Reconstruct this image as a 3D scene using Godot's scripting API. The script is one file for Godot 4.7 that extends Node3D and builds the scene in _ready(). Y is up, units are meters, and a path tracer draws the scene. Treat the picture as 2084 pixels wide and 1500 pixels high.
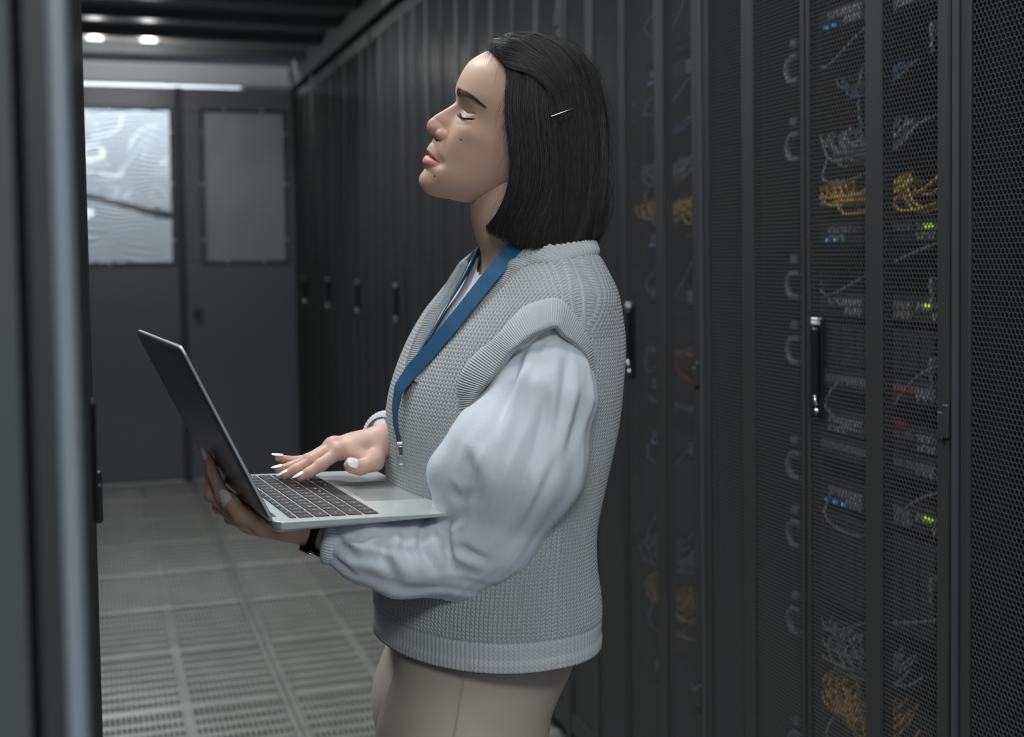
extends Node3D

# ---------------------------------------------------------------- mesh collector
class MB:
	var v := PackedVector3Array()
	var n := PackedVector3Array()
	var uv := PackedVector2Array()
	var c := PackedColorArray()
	var ix := PackedInt32Array()
	func vert(p: Vector3, nn: Vector3, t := Vector2.ZERO, col := Color.WHITE) -> int:
		v.push_back(p)
		n.push_back(nn)
		uv.push_back(t)
		c.push_back(col)
		return v.size() - 1
	func tri(a: Vector3, b: Vector3, d: Vector3, hint: Vector3) -> void:
		var nn := (d - a).cross(b - a)
		if nn.dot(hint) < 0.0:
			var t := b
			b = d
			d = t
			nn = -nn
		nn = nn.normalized()
		var i := vert(a, nn)
		vert(b, nn)
		vert(d, nn)
		ix.append_array(PackedInt32Array([i, i + 1, i + 2]))
	func quad(a: Vector3, b: Vector3, d: Vector3, e: Vector3, hint: Vector3) -> void:
		var nn := (d - a).cross(b - a)
		var flip := nn.dot(hint) < 0.0
		if flip:
			nn = -nn
		nn = nn.normalized()
		var i := vert(a, nn, Vector2(0, 0))
		vert(b, nn, Vector2(1, 0))
		vert(d, nn, Vector2(1, 1))
		vert(e, nn, Vector2(0, 1))
		if flip:
			ix.append_array(PackedInt32Array([i, i + 2, i + 1, i, i + 3, i + 2]))
		else:
			ix.append_array(PackedInt32Array([i, i + 1, i + 2, i, i + 2, i + 3]))
	# a box with its twelve edges chamfered
	func box(o: Vector3, s: Vector3, bev := 0.0, b := Basis()) -> void:
		var h := s * 0.5
		bev = minf(bev, 0.45 * minf(h.x, minf(h.y, h.z)) * 2.0)
		var k := func(sx: float, sy: float, sz: float, ax: int) -> Vector3:
			var q := Vector3(sx * (h.x - (0.0 if ax == 0 else bev)), sy * (h.y - (0.0 if ax == 1 else bev)), sz * (h.z - (0.0 if ax == 2 else bev)))
			return o + b * q
		for s1 in [-1.0, 1.0]:
			quad(k.call(s1, -1, -1, 0), k.call(s1, 1, -1, 0), k.call(s1, 1, 1, 0), k.call(s1, -1, 1, 0), b * Vector3(s1, 0, 0))
			quad(k.call(-1, s1, -1, 1), k.call(1, s1, -1, 1), k.call(1, s1, 1, 1), k.call(-1, s1, 1, 1), b * Vector3(0, s1, 0))
			quad(k.call(-1, -1, s1, 2), k.call(1, -1, s1, 2), k.call(1, 1, s1, 2), k.call(-1, 1, s1, 2), b * Vector3(0, 0, s1))
			if bev > 0.0:
				for s2 in [-1.0, 1.0]:
					quad(k.call(s1, s2, -1, 0), k.call(s1, s2, 1, 0), k.call(s1, s2, 1, 1), k.call(s1, s2, -1, 1), b * Vector3(s1, s2, 0))
					quad(k.call(s1, -1, s2, 0), k.call(s1, 1, s2, 0), k.call(s1, 1, s2, 2), k.call(s1, -1, s2, 2), b * Vector3(s1, 0, s2))
					quad(k.call(-1, s1, s2, 1), k.call(1, s1, s2, 1), k.call(1, s1, s2, 2), k.call(-1, s1, s2, 2), b * Vector3(0, s1, s2))
					for s3 in [-1.0, 1.0]:
						tri(k.call(s1, s2, s3, 0), k.call(s1, s2, s3, 1), k.call(s1, s2, s3, 2), b * Vector3(s1, s2, s3))
	# a grid of points, row after row; normals are smooth
	func grid(p: PackedVector3Array, nu: int, nv: int, wrap: bool, flip := false, t := PackedVector2Array(), col := PackedColorArray(), keep := PackedByteArray()) -> void:
		var base := v.size()
		var nn := PackedVector3Array()
		nn.resize(p.size())
		var eu := nu if wrap else nu - 1
		for j in nv - 1:
			for i in eu:
				var a := j * nu + i
				var b := j * nu + (i + 1) % nu
				var d := b + nu
				var e := a + nu
				var f := (p[d] - p[a]).cross(p[e] - p[b])
				if flip:
					f = -f
				nn[a] += f
				nn[b] += f
				nn[d] += f
				nn[e] += f
				if keep.size() and not keep[a]:
					continue
				if flip:
					ix.append_array(PackedInt32Array([base + a, base + b, base + d, base + a, base + d, base + e]))
				else:
					ix.append_array(PackedInt32Array([base + a, base + d, base + b, base + a, base + e, base + d]))
		for k in p.size():
			v.push_back(p[k])
			n.push_back(nn[k].normalized() if nn[k].length() > 1e-14 else Vector3.UP)
			uv.push_back(t[k] if t.size() else Vector2.ZERO)
			c.push_back(col[k] if col.size() else Color.WHITE)
	# a round tube along a path; r holds one radius or one per point
	func tube(path: PackedVector3Array, r: PackedFloat32Array, sides := 8, cap := true, flat := 1.0, up := Vector3.UP, col := Color.WHITE) -> void:
		var m := path.size()
		var base := v.size()
		var side := Vector3.ZERO
		for k in m:
			var d := (path[mini(k + 1, m - 1)] - path[maxi(k - 1, 0)]).normalized()
			if k == 0:
				side = d.cross(up)
				if side.length() < 0.05:
					side = d.cross(Vector3(0.3, 0.2, 0.9))
			side = (side - d * side.dot(d)).normalized()
			var w := side.cross(d)
			var rr := r[mini(k, r.size() - 1)]
			for i in sides:
				var a := TAU * i / sides
				var q := side * cos(a) + w * sin(a) * flat
				var nq := (side * cos(a) + w * sin(a) / maxf(flat, 0.05)).normalized()
				vert(path[k] + q * rr, nq, Vector2(float(i) / sides, float(k) / m), col)
		for k in m - 1:
			for i in sides:
				var a := base + k * sides + i
				var b := base + k * sides + (i + 1) % sides
				ix.append_array(PackedInt32Array([a, b, b + sides, a, b + sides, a + sides]))
		if cap:
			for e in 2:
				var k := 0 if e == 0 else m - 1
				var d := (path[0] - path[1]).normalized() if e == 0 else (path[m - 1] - path[m - 2]).normalized()
				var o := vert(path[k], d, Vector2.ZERO, col)
				for i in sides:
					vert(v[base + k * sides + i], d, Vector2.ZERO, col)
				for i in sides:
					var a := o + 1 + i
					var b := o + 1 + (i + 1) % sides
					if e == 0:
						ix.append_array(PackedInt32Array([o, b, a]))
					else:
						ix.append_array(PackedInt32Array([o, a, b]))
	# a solid of revolution about local y; profile holds (radius, height)
	func lathe(prof: PackedVector2Array, segs: int, x: Transform3D) -> void:
		var p := PackedVector3Array()
		for q in prof:
			for i in segs:
				var a := TAU * i / segs
				p.push_back(x * Vector3(cos(a) * q.x, q.y, sin(a) * q.x))
		grid(p, segs, prof.size(), true, true)
	# a plate with rounded corners; prof holds (inset, height) from the underside to the top
	func plate(w: float, d: float, r: float, prof: PackedVector2Array, slope := 0.0, thin := 0.0) -> void:
		var rows := []
		for q in prof:
			var ring := PackedVector3Array()
			for cn in 4:
				var cx := (w * 0.5 - r) * (1.0 if cn == 0 or cn == 3 else -1.0)
				var cz := (d * 0.5 - r) * (1.0 if cn < 2 else -1.0)
				for s in 7:
					var a := PI / 2 * cn + PI / 2 * s / 6.0
					var rr := maxf(r - q.x, 0.0002)
					var pt := Vector3(cx + cos(a) * rr, q.y, cz + sin(a) * rr)
					if q.y < 0.0:
						pt.y *= 1.0 - thin * (pt.z / d + 0.5)
					ring.push_back(pt)
			rows.push_back(ring)
		var p := PackedVector3Array()
		for ring in rows:
			p.append_array(ring)
		grid(p, 28, rows.size(), true, true)
		for e in 2:
			var ring: PackedVector3Array = rows[0] if e == 0 else rows[rows.size() - 1]
			var nn := Vector3.DOWN if e == 0 else Vector3.UP
			var mid := Vector3.ZERO
			for q in ring:
				mid += q / ring.size()
			for i in ring.size():
				tri(mid, ring[i], ring[(i + 1) % ring.size()], nn)
	func mesh() -> ArrayMesh:
		var a := []
		a.resize(Mesh.ARRAY_MAX)
		a[Mesh.ARRAY_VERTEX] = v
		a[Mesh.ARRAY_NORMAL] = n
		a[Mesh.ARRAY_TEX_UV] = uv
		a[Mesh.ARRAY_COLOR] = c
		a[Mesh.ARRAY_INDEX] = ix
		var m := ArrayMesh.new()
		m.add_surface_from_arrays(Mesh.PRIMITIVE_TRIANGLES, a)
		return m

# ---------------------------------------------------------------- naming and materials
var M := {}
var taken := {}

func numbered(called: String) -> String:
	var k: int = taken.get(called, 0)
	taken[called] = k + 1
	return called if k == 0 else "%s_%03d" % [called, k]

func tag(o: Node3D, label := "", category := "", group := "", kind := "") -> Node3D:
	if label:
		o.set_meta("label", label)
	if category:
		o.set_meta("category", category)
	if group:
		o.set_meta("group", group)
	if kind:
		o.set_meta("kind", kind)
	return o

func base(called: String, at := Vector3.ZERO, turn := 0.0) -> Node3D:
	var o := Node3D.new()
	o.name = numbered(called)
	add_child(o)
	o.position = at
	o.rotation.y = turn
	return o

func build(called: String, shape, material: Material, parent: Node3D = null, at := Vector3.ZERO) -> MeshInstance3D:
	var o := MeshInstance3D.new()
	o.mesh = shape.mesh() if shape is MB else shape
	o.material_override = material
	o.position = at
	if parent:
		o.name = called
		parent.add_child(o, true)
	else:
		o.name = numbered(called)
		add_child(o)
	return o

func swarm(called: String, shape: Mesh, material: Material, parent: Node3D, where: Array) -> void:
	var mm := MultiMesh.new()
	mm.transform_format = MultiMesh.TRANSFORM_3D
	mm.mesh = shape
	mm.instance_count = where.size()
	for i in where.size():
		mm.set_instance_transform(i, where[i])
	var o := MultiMeshInstance3D.new()
	o.name = called
	o.multimesh = mm
	o.material_override = material
	o.set_meta("kind", "stuff")
	parent.add_child(o, true)

func copy(o: Node3D, at: Vector3) -> Node3D:
	var d: Node3D = o.duplicate()
	d.name = numbered(String(o.name).rstrip("0123456789").trim_suffix("_"))
	add_child(d)
	d.position = at
	return d

func slab(called: String, o: Vector3, s: Vector3, m: Material, parent: Node3D = null, bev := 0.002) -> MeshInstance3D:
	var b := MB.new()
	b.box(Vector3.ZERO, s, bev)
	return build(called, b, m, parent, o)

func structure(called: String, o: Vector3, s: Vector3, m: Material, label := "", category := "") -> MeshInstance3D:
	var r := slab(called, o, s, m)
	tag(r, label, category, "", "structure")
	return r

func mat(c: Color, rough := 0.5, metal := 0.0, spec := 0.5) -> StandardMaterial3D:
	var m := StandardMaterial3D.new()
	m.albedo_color = c
	m.roughness = rough
	m.metallic = metal
	m.metallic_specular = spec
	return m

func glow(c: Color, e: float) -> StandardMaterial3D:
	var m := mat(c, 0.4)
	m.emission_enabled = true
	m.emission = c
	m.emission_energy_multiplier = e
	return m

func rgb(r: float, g: float, b: float) -> Color:
	return Color(r / 255.0, g / 255.0, b / 255.0)

func pseudo(i: int, j := 0) -> float:
	var x := sin(i * 12.9898 + j * 78.233 + 4.7) * 43758.5453
	return x - floorf(x)

func noise_tex(freq: float, lo: Color, hi: Color, size := 256, octaves := 3) -> NoiseTexture2D:
	var f := FastNoiseLite.new()
	f.seed = 7
	f.frequency = freq
	f.fractal_octaves = octaves
	var t := NoiseTexture2D.new()
	t.width = size
	t.height = size
	t.seamless = true
	t.noise = f
	var g := Gradient.new()
	g.set_color(0, lo)
	g.set_color(1, hi)
	t.color_ramp = g
	return t

func materials() -> void:
	M.rack = mat(rgb(52, 53, 52), 0.45)
	M.rack_dark = mat(rgb(70, 73, 74), 0.55)
	M.post = mat(rgb(66, 67, 69), 0.4)  # lighter than rack: light on the post bevel put into the colour
	M.perf = mat(rgb(76, 75, 75), 0.3)
	M.black = mat(rgb(26, 27, 28), 0.35)
	M.gear = mat(rgb(76, 79, 81), 0.5)
	M.gear_light = mat(rgb(130, 134, 136), 0.4, 0.3)
	M.port = mat(rgb(205, 208, 210), 0.3, 0.0)
	M.silver = mat(rgb(232, 234, 232), 0.28, 0.5)
	M.chrome = mat(rgb(235, 235, 235), 0.12, 1.0)
	M.led_blue = glow(rgb(20, 150, 235), 1.1)
	M.led_green = glow(rgb(160, 225, 20), 1.0)
	M.cable_yellow = mat(rgb(255, 212, 100), 0.5)
	M.cable_grey = mat(rgb(170, 172, 173), 0.5)
	M.cable_red = mat(rgb(235, 45, 38), 0.5)
	M.cable_blue = mat(rgb(95, 125, 155), 0.5)
	M.cable_aqua = mat(rgb(150, 185, 180), 0.5)
	M.ring = mat(rgb(175, 180, 181), 0.4)
	M.wall = mat(rgb(150, 153, 156), 0.8)
	M.ceiling = mat(rgb(190, 192, 194), 0.8)
	M.door = mat(rgb(116, 119, 124), 0.38)
	M.door_trim = mat(rgb(84, 87, 91), 0.4)
	M.header = mat(rgb(232, 234, 236), 0.6)
	M.roof = mat(Color(0.66, 0.67, 0.68, 0.93), 0.4)
	M.roof.transparency = BaseMaterial3D.TRANSPARENCY_ALPHA
	M.roof_bar = mat(rgb(92, 94, 95), 0.45)
	M.duct = mat(rgb(150, 122, 78), 0.5)
	M.floor_metal = mat(rgb(172, 171, 165), 0.34, 0.15)
	M.floor_metal.albedo_texture = noise_tex(0.02, Color(0.86, 0.86, 0.86), Color(1, 1, 1))
	M.floor_metal.uv1_triplanar = true
	M.floor_metal.uv1_world_triplanar = true
	M.plenum = mat(rgb(70, 66, 60), 0.9)
	M.panel_glow = glow(Color(0.95, 0.98, 1.0), 1.6)

# ---------------------------------------------------------------- camera and light
func camera_and_light() -> void:
	var cam := Camera3D.new()
	cam.name = "camera"
	add_child(cam)
	var yaw := atan(842.0 / 2540.0)
	var f := Vector3(sin(yaw) * cos(deg_to_rad(2.6)), -sin(deg_to_rad(2.6)), -cos(yaw) * cos(deg_to_rad(2.6)))
	cam.look_at_from_position(Vector3(0, 1.355, 0), Vector3(0, 1.355, 0) + f, Vector3.UP)
	cam.rotate_object_local(Vector3(0, 0, 1), -deg_to_rad(0.81))
	var near := 0.05
	cam.projection = Camera3D.PROJECTION_FRUSTUM
	cam.near = near
	cam.far = 60.0
	cam.keep_aspect = Camera3D.KEEP_HEIGHT
	cam.size = 1500.0 / 2540.0 * near
	cam.frustum_offset = Vector2(0, -119.0 / 2540.0 * near)
	var at := CameraAttributesPhysical.new()
	at.frustum_focal_length = 44.0
	at.frustum_near = near
	at.frustum_far = 60.0
	at.frustum_focus_distance = 1.5
	at.exposure_aperture = 4.2
	cam.attributes = at
	cam.current = true
	var we := WorldEnvironment.new()
	we.name = "environment"
	var e := Environment.new()
	e.background_mode = Environment.BG_COLOR
	e.background_color = Color(0.02, 0.022, 0.024)
	e.tonemap_mode = Environment.TONE_MAPPER_LINEAR
	e.tonemap_exposure = 1.0
	e.sdfgi_enabled = true
	e.ssao_enabled = true
	e.ssil_enabled = true
	we.environment = e
	add_child(we)

# one ceiling panel: a glowing face in a frame, and the light it gives
func ceiling_light(at: Vector3, sx: float, sz: float, energy: float, label: String) -> void:
	var o := base("ceiling_light", at)
	tag(o, label, "light", "ceiling panels over the room")
	slab("frame", Vector3(0, 0.02, 0), Vector3(sx + 0.06, 0.05, sz + 0.06), M.header, o)
	slab("diffuser", Vector3(0, -0.008, 0), Vector3(sx, 0.008, sz), M.panel_glow, o, 0.0)
	var l := AreaLight3D.new()
	l.name = "panel_lamp"
	l.area_size = Vector2(sx, sz)
	l.area_normalize_energy = true
	l.light_color = Color(0.96, 0.985, 1.0)
	l.light_energy = energy
	l.area_range = 20.0
	l.area_attenuation = 2.0
	l.shadow_enabled = true
	o.add_child(l)
	l.position = Vector3(0, -0.03, 0)
	l.rotation.x = -PI / 2

# ---------------------------------------------------------------- the room
const FACE := 1.178      # front plane of the right-hand racks
const PITCH := 0.8       # one rack is this wide
const FIRST := 1.519     # where the first gap between racks lies, along -z
const END := -7.78       # the doors that close the aisle

func floor_tile(w: float, d: float) -> ArrayMesh:
	var b := MB.new()
	var fr := 0.022
	for s in [-1.0, 1.0]:
		b.box(Vector3(s * (w * 0.5 - fr * 0.5 - 0.001), -0.015, 0), Vector3(fr, 0.03, d - 0.003), 0.003)
		b.box(Vector3(0, -0.015, s * (d * 0.5 - fr * 0.5 - 0.001)), Vector3(w - 0.003 - fr * 2, 0.03, fr), 0.003)
	b.box(Vector3(0, -0.0155, 0), Vector3(0.03, 0.029, d - 0.05), 0.003)
	var bars := int((w - 2 * fr) / 0.0155)
	for i in bars:
		var x := -w * 0.5 + fr + (i + 0.5) * (w - 2 * fr) / bars
		b.box(Vector3(x, -0.018, 0), Vector3(0.0062, 0.026, d - 2 * fr), 0.0)
	for i in 6:
		var z := -d * 0.5 + fr + (i + 1.0) * (d - 2 * fr) / 7.0
		b.box(Vector3(0, -0.0165, z), Vector3(w - 2 * fr, 0.026, 0.026), 0.002)
	return b.mesh()

func room() -> void:
	var fl := base("floor")
	tag(fl, "raised floor of perforated grey metal tiles in the aisle", "floor", "", "structure")
	slab("subfloor", Vector3(0.2, -0.42, -3.7), Vector3(6.4, 0.06, 13.0), M.plenum, fl)
	var tile := floor_tile(0.6, 0.57)
	for j in 13:
		for i in 4:
			build("floor_tile", tile, M.floor_metal, fl, Vector3(-0.38 + 0.6 * i, 0, -0.715 - 0.57 * j))
	slab("solid_tile", Vector3(0.2, -0.015, 1.2), Vector3(6.4, 0.03, 3.2), M.wall, fl)
	slab("solid_tile", Vector3(-2.0, -0.015, -5.0), Vector3(2.6, 0.03, 9.1), M.wall, fl)
	slab("solid_tile", Vector3(2.6, -0.015, -5.0), Vector3(1.6, 0.03, 9.1), M.wall, fl)
	slab("solid_tile", Vector3(0.6, -0.015, -9.2), Vector3(2.4, 0.03, 2.0), M.wall, fl)
	structure("wall_left", Vector3(-3.0, 1.35, -3.7), Vector3(0.1, 3.6, 13.0), M.wall, "pale grey wall behind the racks on the left of the aisle", "wall")
	structure("wall_aisle", Vector3(-0.72, 1.28, -4.65), Vector3(0.1, 2.56, 6.3), M.rack_dark, "dark partition closing the left side of the aisle", "partition")
	structure("wall_right", Vector3(3.4, 1.35, -3.7), Vector3(0.1, 3.6, 13.0), M.wall, "pale grey wall behind the long row of black racks", "wall")
	structure("wall_back", Vector3(0.2, 1.35, 2.8), Vector3(6.4, 3.6, 0.1), M.wall, "pale grey wall behind the photographer", "wall")
	structure("wall_front", Vector3(0.2, 1.35, -10.2), Vector3(6.4, 3.6, 0.1), M.wall, "pale grey wall beyond the doors that close the aisle", "wall")
	structure("ceiling", Vector3(0.2, 3.2, -3.7), Vector3(6.4, 0.1, 13.0), M.ceiling, "white ceiling over the server room", "ceiling")
	ceiling_light(Vector3(-0.25, 3.08, -2.4), 0.6, 1.2, LIGHT_AHEAD, "ceiling panel over the aisle, before the woman's face")
	ceiling_light(Vector3(0.7, 3.08, -4.6), 1.9, 0.5, FILL_DEEP, "added ceiling panel lighting the far end of the aisle")  # added for the far end; widened so its reflection spans the header lip
	ceiling_light(Vector3(0.35, 3.08, -0.75), 1.2, 0.6, LIGHT_ABOVE, "ceiling panel over the near end of the aisle")
	ceiling_light(Vector3(-0.7, 3.08, 1.9), 1.6, 0.9, FILL_BEHIND, "added fill panel behind the photographer on the left")  # added low-angle fill from behind the camera
	ceiling_light(Vector3(1.6, 3.08, 1.2), 1.2, 0.6, LIGHT_RIGHT, "ceiling panel behind the photographer on the right")
	ceiling_light(Vector3(0.2, 3.08, -8.3), 1.2, 0.5, FILL_FAR, "added panel lighting the imitated reflection beyond the aisle doors")  # added to brighten the stand-in panel behind the left window

const LIGHT_AHEAD := 4.6
const FILL_DEEP := 2.4
const LIGHT_ABOVE := 1.2
const FILL_BEHIND := 9.0
const LIGHT_RIGHT := 1.2
const FILL_FAR := 3.2

# ---------------------------------------------------------------- doors that close the aisle
func wavy(w: float, h: float, amp: float, freq: float, seed_: int, thick: float) -> MB:
	var f := FastNoiseLite.new()
	f.seed = seed_
	f.frequency = freq
	f.fractal_octaves = 2
	var b := MB.new()
	var nx := 60
	var ny := 90
	for s in 2:
		var p := PackedVector3Array()
		for j in ny:
			for i in nx:
				var x := (float(i) / (nx - 1) - 0.5) * w
				var y := (float(j) / (ny - 1) - 0.5) * h
				p.push_back(Vector3(x, y, thick * (0.5 - s) + f.get_noise_2d(x * 100.0 + s * 300.0, y * 70.0) * amp))
		b.grid(p, nx, ny, false, s == 1)
	return b

func far_door(k: int, x0: float, x1: float, wx0: float, wx1: float, label: String) -> Node3D:
	var o := base("door", Vector3((x0 + x1) * 0.5, 0, END))
	o.name = "door_%d" % k
	tag(o, label, "door", "", "structure")
	var cx := (x0 + x1) * 0.5
	var y0 := 1.335
	var y1 := 2.235
	var b := MB.new()
	b.box(Vector3(0, y0 * 0.5 + 0.01, 0), Vector3(x1 - x0, y0 - 0.02, 0.045), 0.004)
	b.box(Vector3(0, (y1 + 2.375) * 0.5, 0), Vector3(x1 - x0, 2.375 - y1, 0.045), 0.004)
	b.box(Vector3((x0 + wx0) * 0.5 - cx, (y0 + y1) * 0.5, 0), Vector3(wx0 - x0, y1 - y0, 0.045), 0.004)
	b.box(Vector3((x1 + wx1) * 0.5 - cx, (y0 + y1) * 0.5, 0), Vector3(x1 - wx1, y1 - y0, 0.045), 0.004)
	build("door_panel", b, M.door, o)
	var g := MB.new()
	var ww := wx1 - wx0
	for s in [-1.0, 1.0]:
		g.box(Vector3((wx0 + wx1) * 0.5 - cx + s * (ww * 0.5 + 0.012), (y0 + y1) * 0.5, 0.026), Vector3(0.024, y1 - y0 + 0.05, 0.012), 0.003)
		g.box(Vector3((wx0 + wx1) * 0.5 - cx, (y0 + y1) * 0.5 + s * ((y1 - y0) * 0.5 + 0.012), 0.026), Vector3(ww, 0.024, 0.012), 0.003)
	var fr := build("window_frame", g, M.door_trim, o)
	var bolt := MB.new()
	bolt.lathe(PackedVector2Array([Vector2(0.0, 0.008), Vector2(0.006, 0.007), Vector2(0.009, 0.003), Vector2(0.009, 0.0)]), 12, Transform3D(Basis(Vector3.RIGHT, PI / 2), Vector3.ZERO))
	var bm := bolt.mesh()
	for s in [-1.0, 1.0]:
		for yy in [1.46, 1.798, 2.108]:
			build("bolt", bm, M.silver, fr, Vector3((wx0 + wx1) * 0.5 - cx + s * (ww * 0.5 + 0.012), yy, 0.032))
		for xx in [-0.11, 0.11]:
			build("bolt", bm, M.silver, fr, Vector3((wx0 + wx1) * 0.5 - cx + xx, (y0 + y1) * 0.5 + s * ((y1 - y0) * 0.5 + 0.012), 0.032))
	return o

func far_end() -> void:
	var d1 := far_door(1, -0.56, 0.468, -0.50, 0.432, "left door closing the aisle, its clear window showing an imitated bright reflection")
	var pane := mat(Color(0.95, 0.98, 1.0, 0.06), 0.02)
	pane.refraction_enabled = true
	pane.refraction_scale = 0.045
	build("window_pane", wavy(0.93, 0.9, 0.014, 0.017, 11, 0.02), pane, d1, Vector3(0.012, 1.785, 0))
	var d2 := far_door(2, 0.512, 1.165, 0.625, 1.105, "right door closing the aisle, its window dull grey")
	build("window_pane", wavy(0.48, 0.9, 0.003, 0.03, 5, 0.012), mat(rgb(178, 182, 185), 0.22), d2, Vector3(0.865 - 0.8385, 1.785, 0))
	var ln := slab("latch", Vector3(-0.27, 1.02, 0.04), Vector3(0.05, 0.05, 0.03), M.rack_dark, d2)
	structure("trim_1", Vector3(0.49, 1.19, END - 0.01), Vector3(0.044, 2.38, 0.04), M.rack_dark, "dark upright between the two doors at the end of the aisle", "trim")
	structure("trim_2", Vector3(1.19, 1.19, END - 0.01), Vector3(0.05, 2.38, 0.05), M.rack_dark, "dark jamb where the doors meet the row of racks", "trim")
	# the header over the doors: a pale metal channel with a rounded lower lip
	var h := base("trim", Vector3(0, 0, END))
	h.name = "trim_3"
	tag(h, "pale metal beam over the doors at the end of the aisle", "beam", "", "structure")
	slab("beam", Vector3(0.28, 2.47, 0.0), Vector3(1.74, 0.085, 0.09), M.header, h, 0.006)
	var lip := MB.new()
	lip.tube(PackedVector3Array([Vector3(-0.6, 2.412, 0.035), Vector3(0.3, 2.412, 0.035), Vector3(1.155, 2.412, 0.035)]), PackedFloat32Array([0.024]), 16)
	build("lip", lip, M.header, h)
	# added stand-in for the left window's reflection: white panel with a dark hose slung across it
	var wb := base("reflection_panel", Vector3(0.0, 0, END - 1.0))
	tag(wb, "added white panel imitating a reflection in the left door's window", "panel")
	var ribs := MB.new()
	for i in 46:
		ribs.box(Vector3(0, 0.9 + 0.035 * i, 0), Vector3(1.9, 0.027, 0.02), 0.005)
	ribs.box(Vector3(0, 1.7, -0.02), Vector3(1.95, 1.7, 0.02), 0.0)
	build("sheet", ribs, mat(rgb(226, 230, 234), 0.6), wb)
	var hp := PackedVector3Array()
	for i in 25:
		var s := i / 24.0
		hp.push_back(Vector3(-0.55 + 1.2 * s, 1.66 + 0.10 * sin(s * PI * 1.6 - 0.4), lerpf(0.02, 0.38, pow(sin(PI * s), 0.5))))
	var hb := MB.new()
	hb.tube(hp, PackedFloat32Array([0.022]), 10)
	build("reflection_arc", hb, M.rack_dark, wb)
	# glazed cover over the aisle
	var zs := [-7.66, -7.28, -6.74, -6.22, -5.72, -5.2]
	for i in 5:
		var z0: float = zs[i]
		var z1: float = zs[i + 1]
		var p := slab("roof_panel", Vector3(0.25, 2.545, (z0 + z1) * 0.5), Vector3(1.84, 0.012, z1 - z0 - 0.03), M.roof)
		tag(p, ["grey panel of the aisle's cover, nearest the doors", "grey panel of the aisle's cover, second from the doors", "grey panel of the aisle's cover, third from the doors", "grey panel of the aisle's cover, fourth from the doors", "grey panel of the aisle's cover at the top edge of the photo"][i], "panel", "", "structure")
		p.name = "ceiling_panel" if i == 0 else "ceiling_panel_%03d" % i
		var bar := slab("crossbar", Vector3(0.25, 2.515, z1), Vector3(1.84, 0.055, 0.07), M.roof_bar)
		tag(bar, ["dark crossbar under the aisle's cover, nearest the end doors", "dark crossbar under the aisle's cover, second from the doors", "dark crossbar under the aisle's cover, third from the doors", "dark crossbar under the aisle's cover, fourth from the doors", "dark crossbar under the aisle's cover, farthest from the doors"][i], "crossbar")
	for i in 2:
		var du := slab("cable_duct", Vector3(0.28, 2.52, [-6.86, -7.34][i]), Vector3(1.74, 0.03, 0.05), M.duct)
		tag(du, ["amber fibre duct crossing under the aisle's cover", "amber fibre duct nearest the doors under the aisle's cover"][i], "duct")
	for i in 2:
		var sp := base("added_lamp", Vector3([0.02, 0.29][i], 2.505, -6.9))  # added lamps standing in for two lamp reflections on the cover
		tag(sp, ["small bright spotlight in place of a reflection, nearer the left racks", "small bright spotlight in place of a reflection, at mid aisle"][i], "light")
		slab("lens", Vector3.ZERO, Vector3(0.085, 0.012, 0.05), glow(Color(0.62, 0.66, 0.70), 0.4), sp, 0.003)
		slab("housing", Vector3(0, 0.012, 0), Vector3(0.1, 0.014, 0.06), M.roof_bar, sp, 0.003)
		var l := OmniLight3D.new()
		l.name = "header_fill"
		l.light_energy = 0.10  # strength chosen to brighten the header over the doors
		l.light_size = 0.03
		l.omni_range = 10.0
		l.omni_attenuation = 2.0
		l.shadow_enabled = true
		sp.add_child(l)
		l.position.y = -0.07
	# long beams that carry the cover along both rows
	for s in 2:
		var bm := base("beam", Vector3([1.208, -0.6][s], 0, 0))
		tag(bm, ["dark beam running along the top of the right-hand racks", "dark beam running along the top of the left-hand racks"][s], "beam", "", "structure")
		bm.name = "trim_%d" % (4 + s)
		slab("beam", Vector3(0, 2.48, -3.9 - s * 0.4), Vector3(0.07, 0.175, 7.7 - s * 0.8), M.roof_bar, bm, 0.006)
		slab("ledge", Vector3(-0.03 + 0.06 * s, 2.385, -3.9 - s * 0.4), Vector3(0.05, 0.012, 7.7 - s * 0.8), M.post, bm, 0.003)

# ---------------------------------------------------------------- racks
const HEX := 0.00846

func hex_strip(cols: int) -> ArrayMesh:
	# two rows of a pointy-topped hexagonal lattice in the y-z plane, struts of real thickness
	var b := MB.new()
	var a := HEX
	var hgt := a / sqrt(3.0)
	var w := 0.00045
	for r in 2:
		for i in cols:
			var z := (i + 0.5 * r) * a
			var y := r * a * 0.8660254
			var c0 := Vector3(0, y + hgt * 0.5, z)
			var c1 := Vector3(0, y - hgt * 0.5, z)
			strut(b, c1, c0, w)
			strut(b, c0, Vector3(0, y + hgt, z + a * 0.5), w)
			strut(b, c0, Vector3(0, y + hgt, z - a * 0.5), w)
	return b.mesh()

func strut(b: MB, p: Vector3, q: Vector3, w: float) -> void:
	var d := (q - p).normalized()
	var s := Vector3(1, 0, 0).cross(d) * w
	var t := Vector3(0.0011, 0, 0)
	b.quad(p - s - t, p + s - t, q + s - t, q - s - t, Vector3(-1, 0, 0))
	b.quad(p + s - t, p + s + t, q + s + t, q + s - t, s)
	b.quad(p - s - t, p - s + t, q - s + t, q - s - t, -s)

var strips := []

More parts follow.
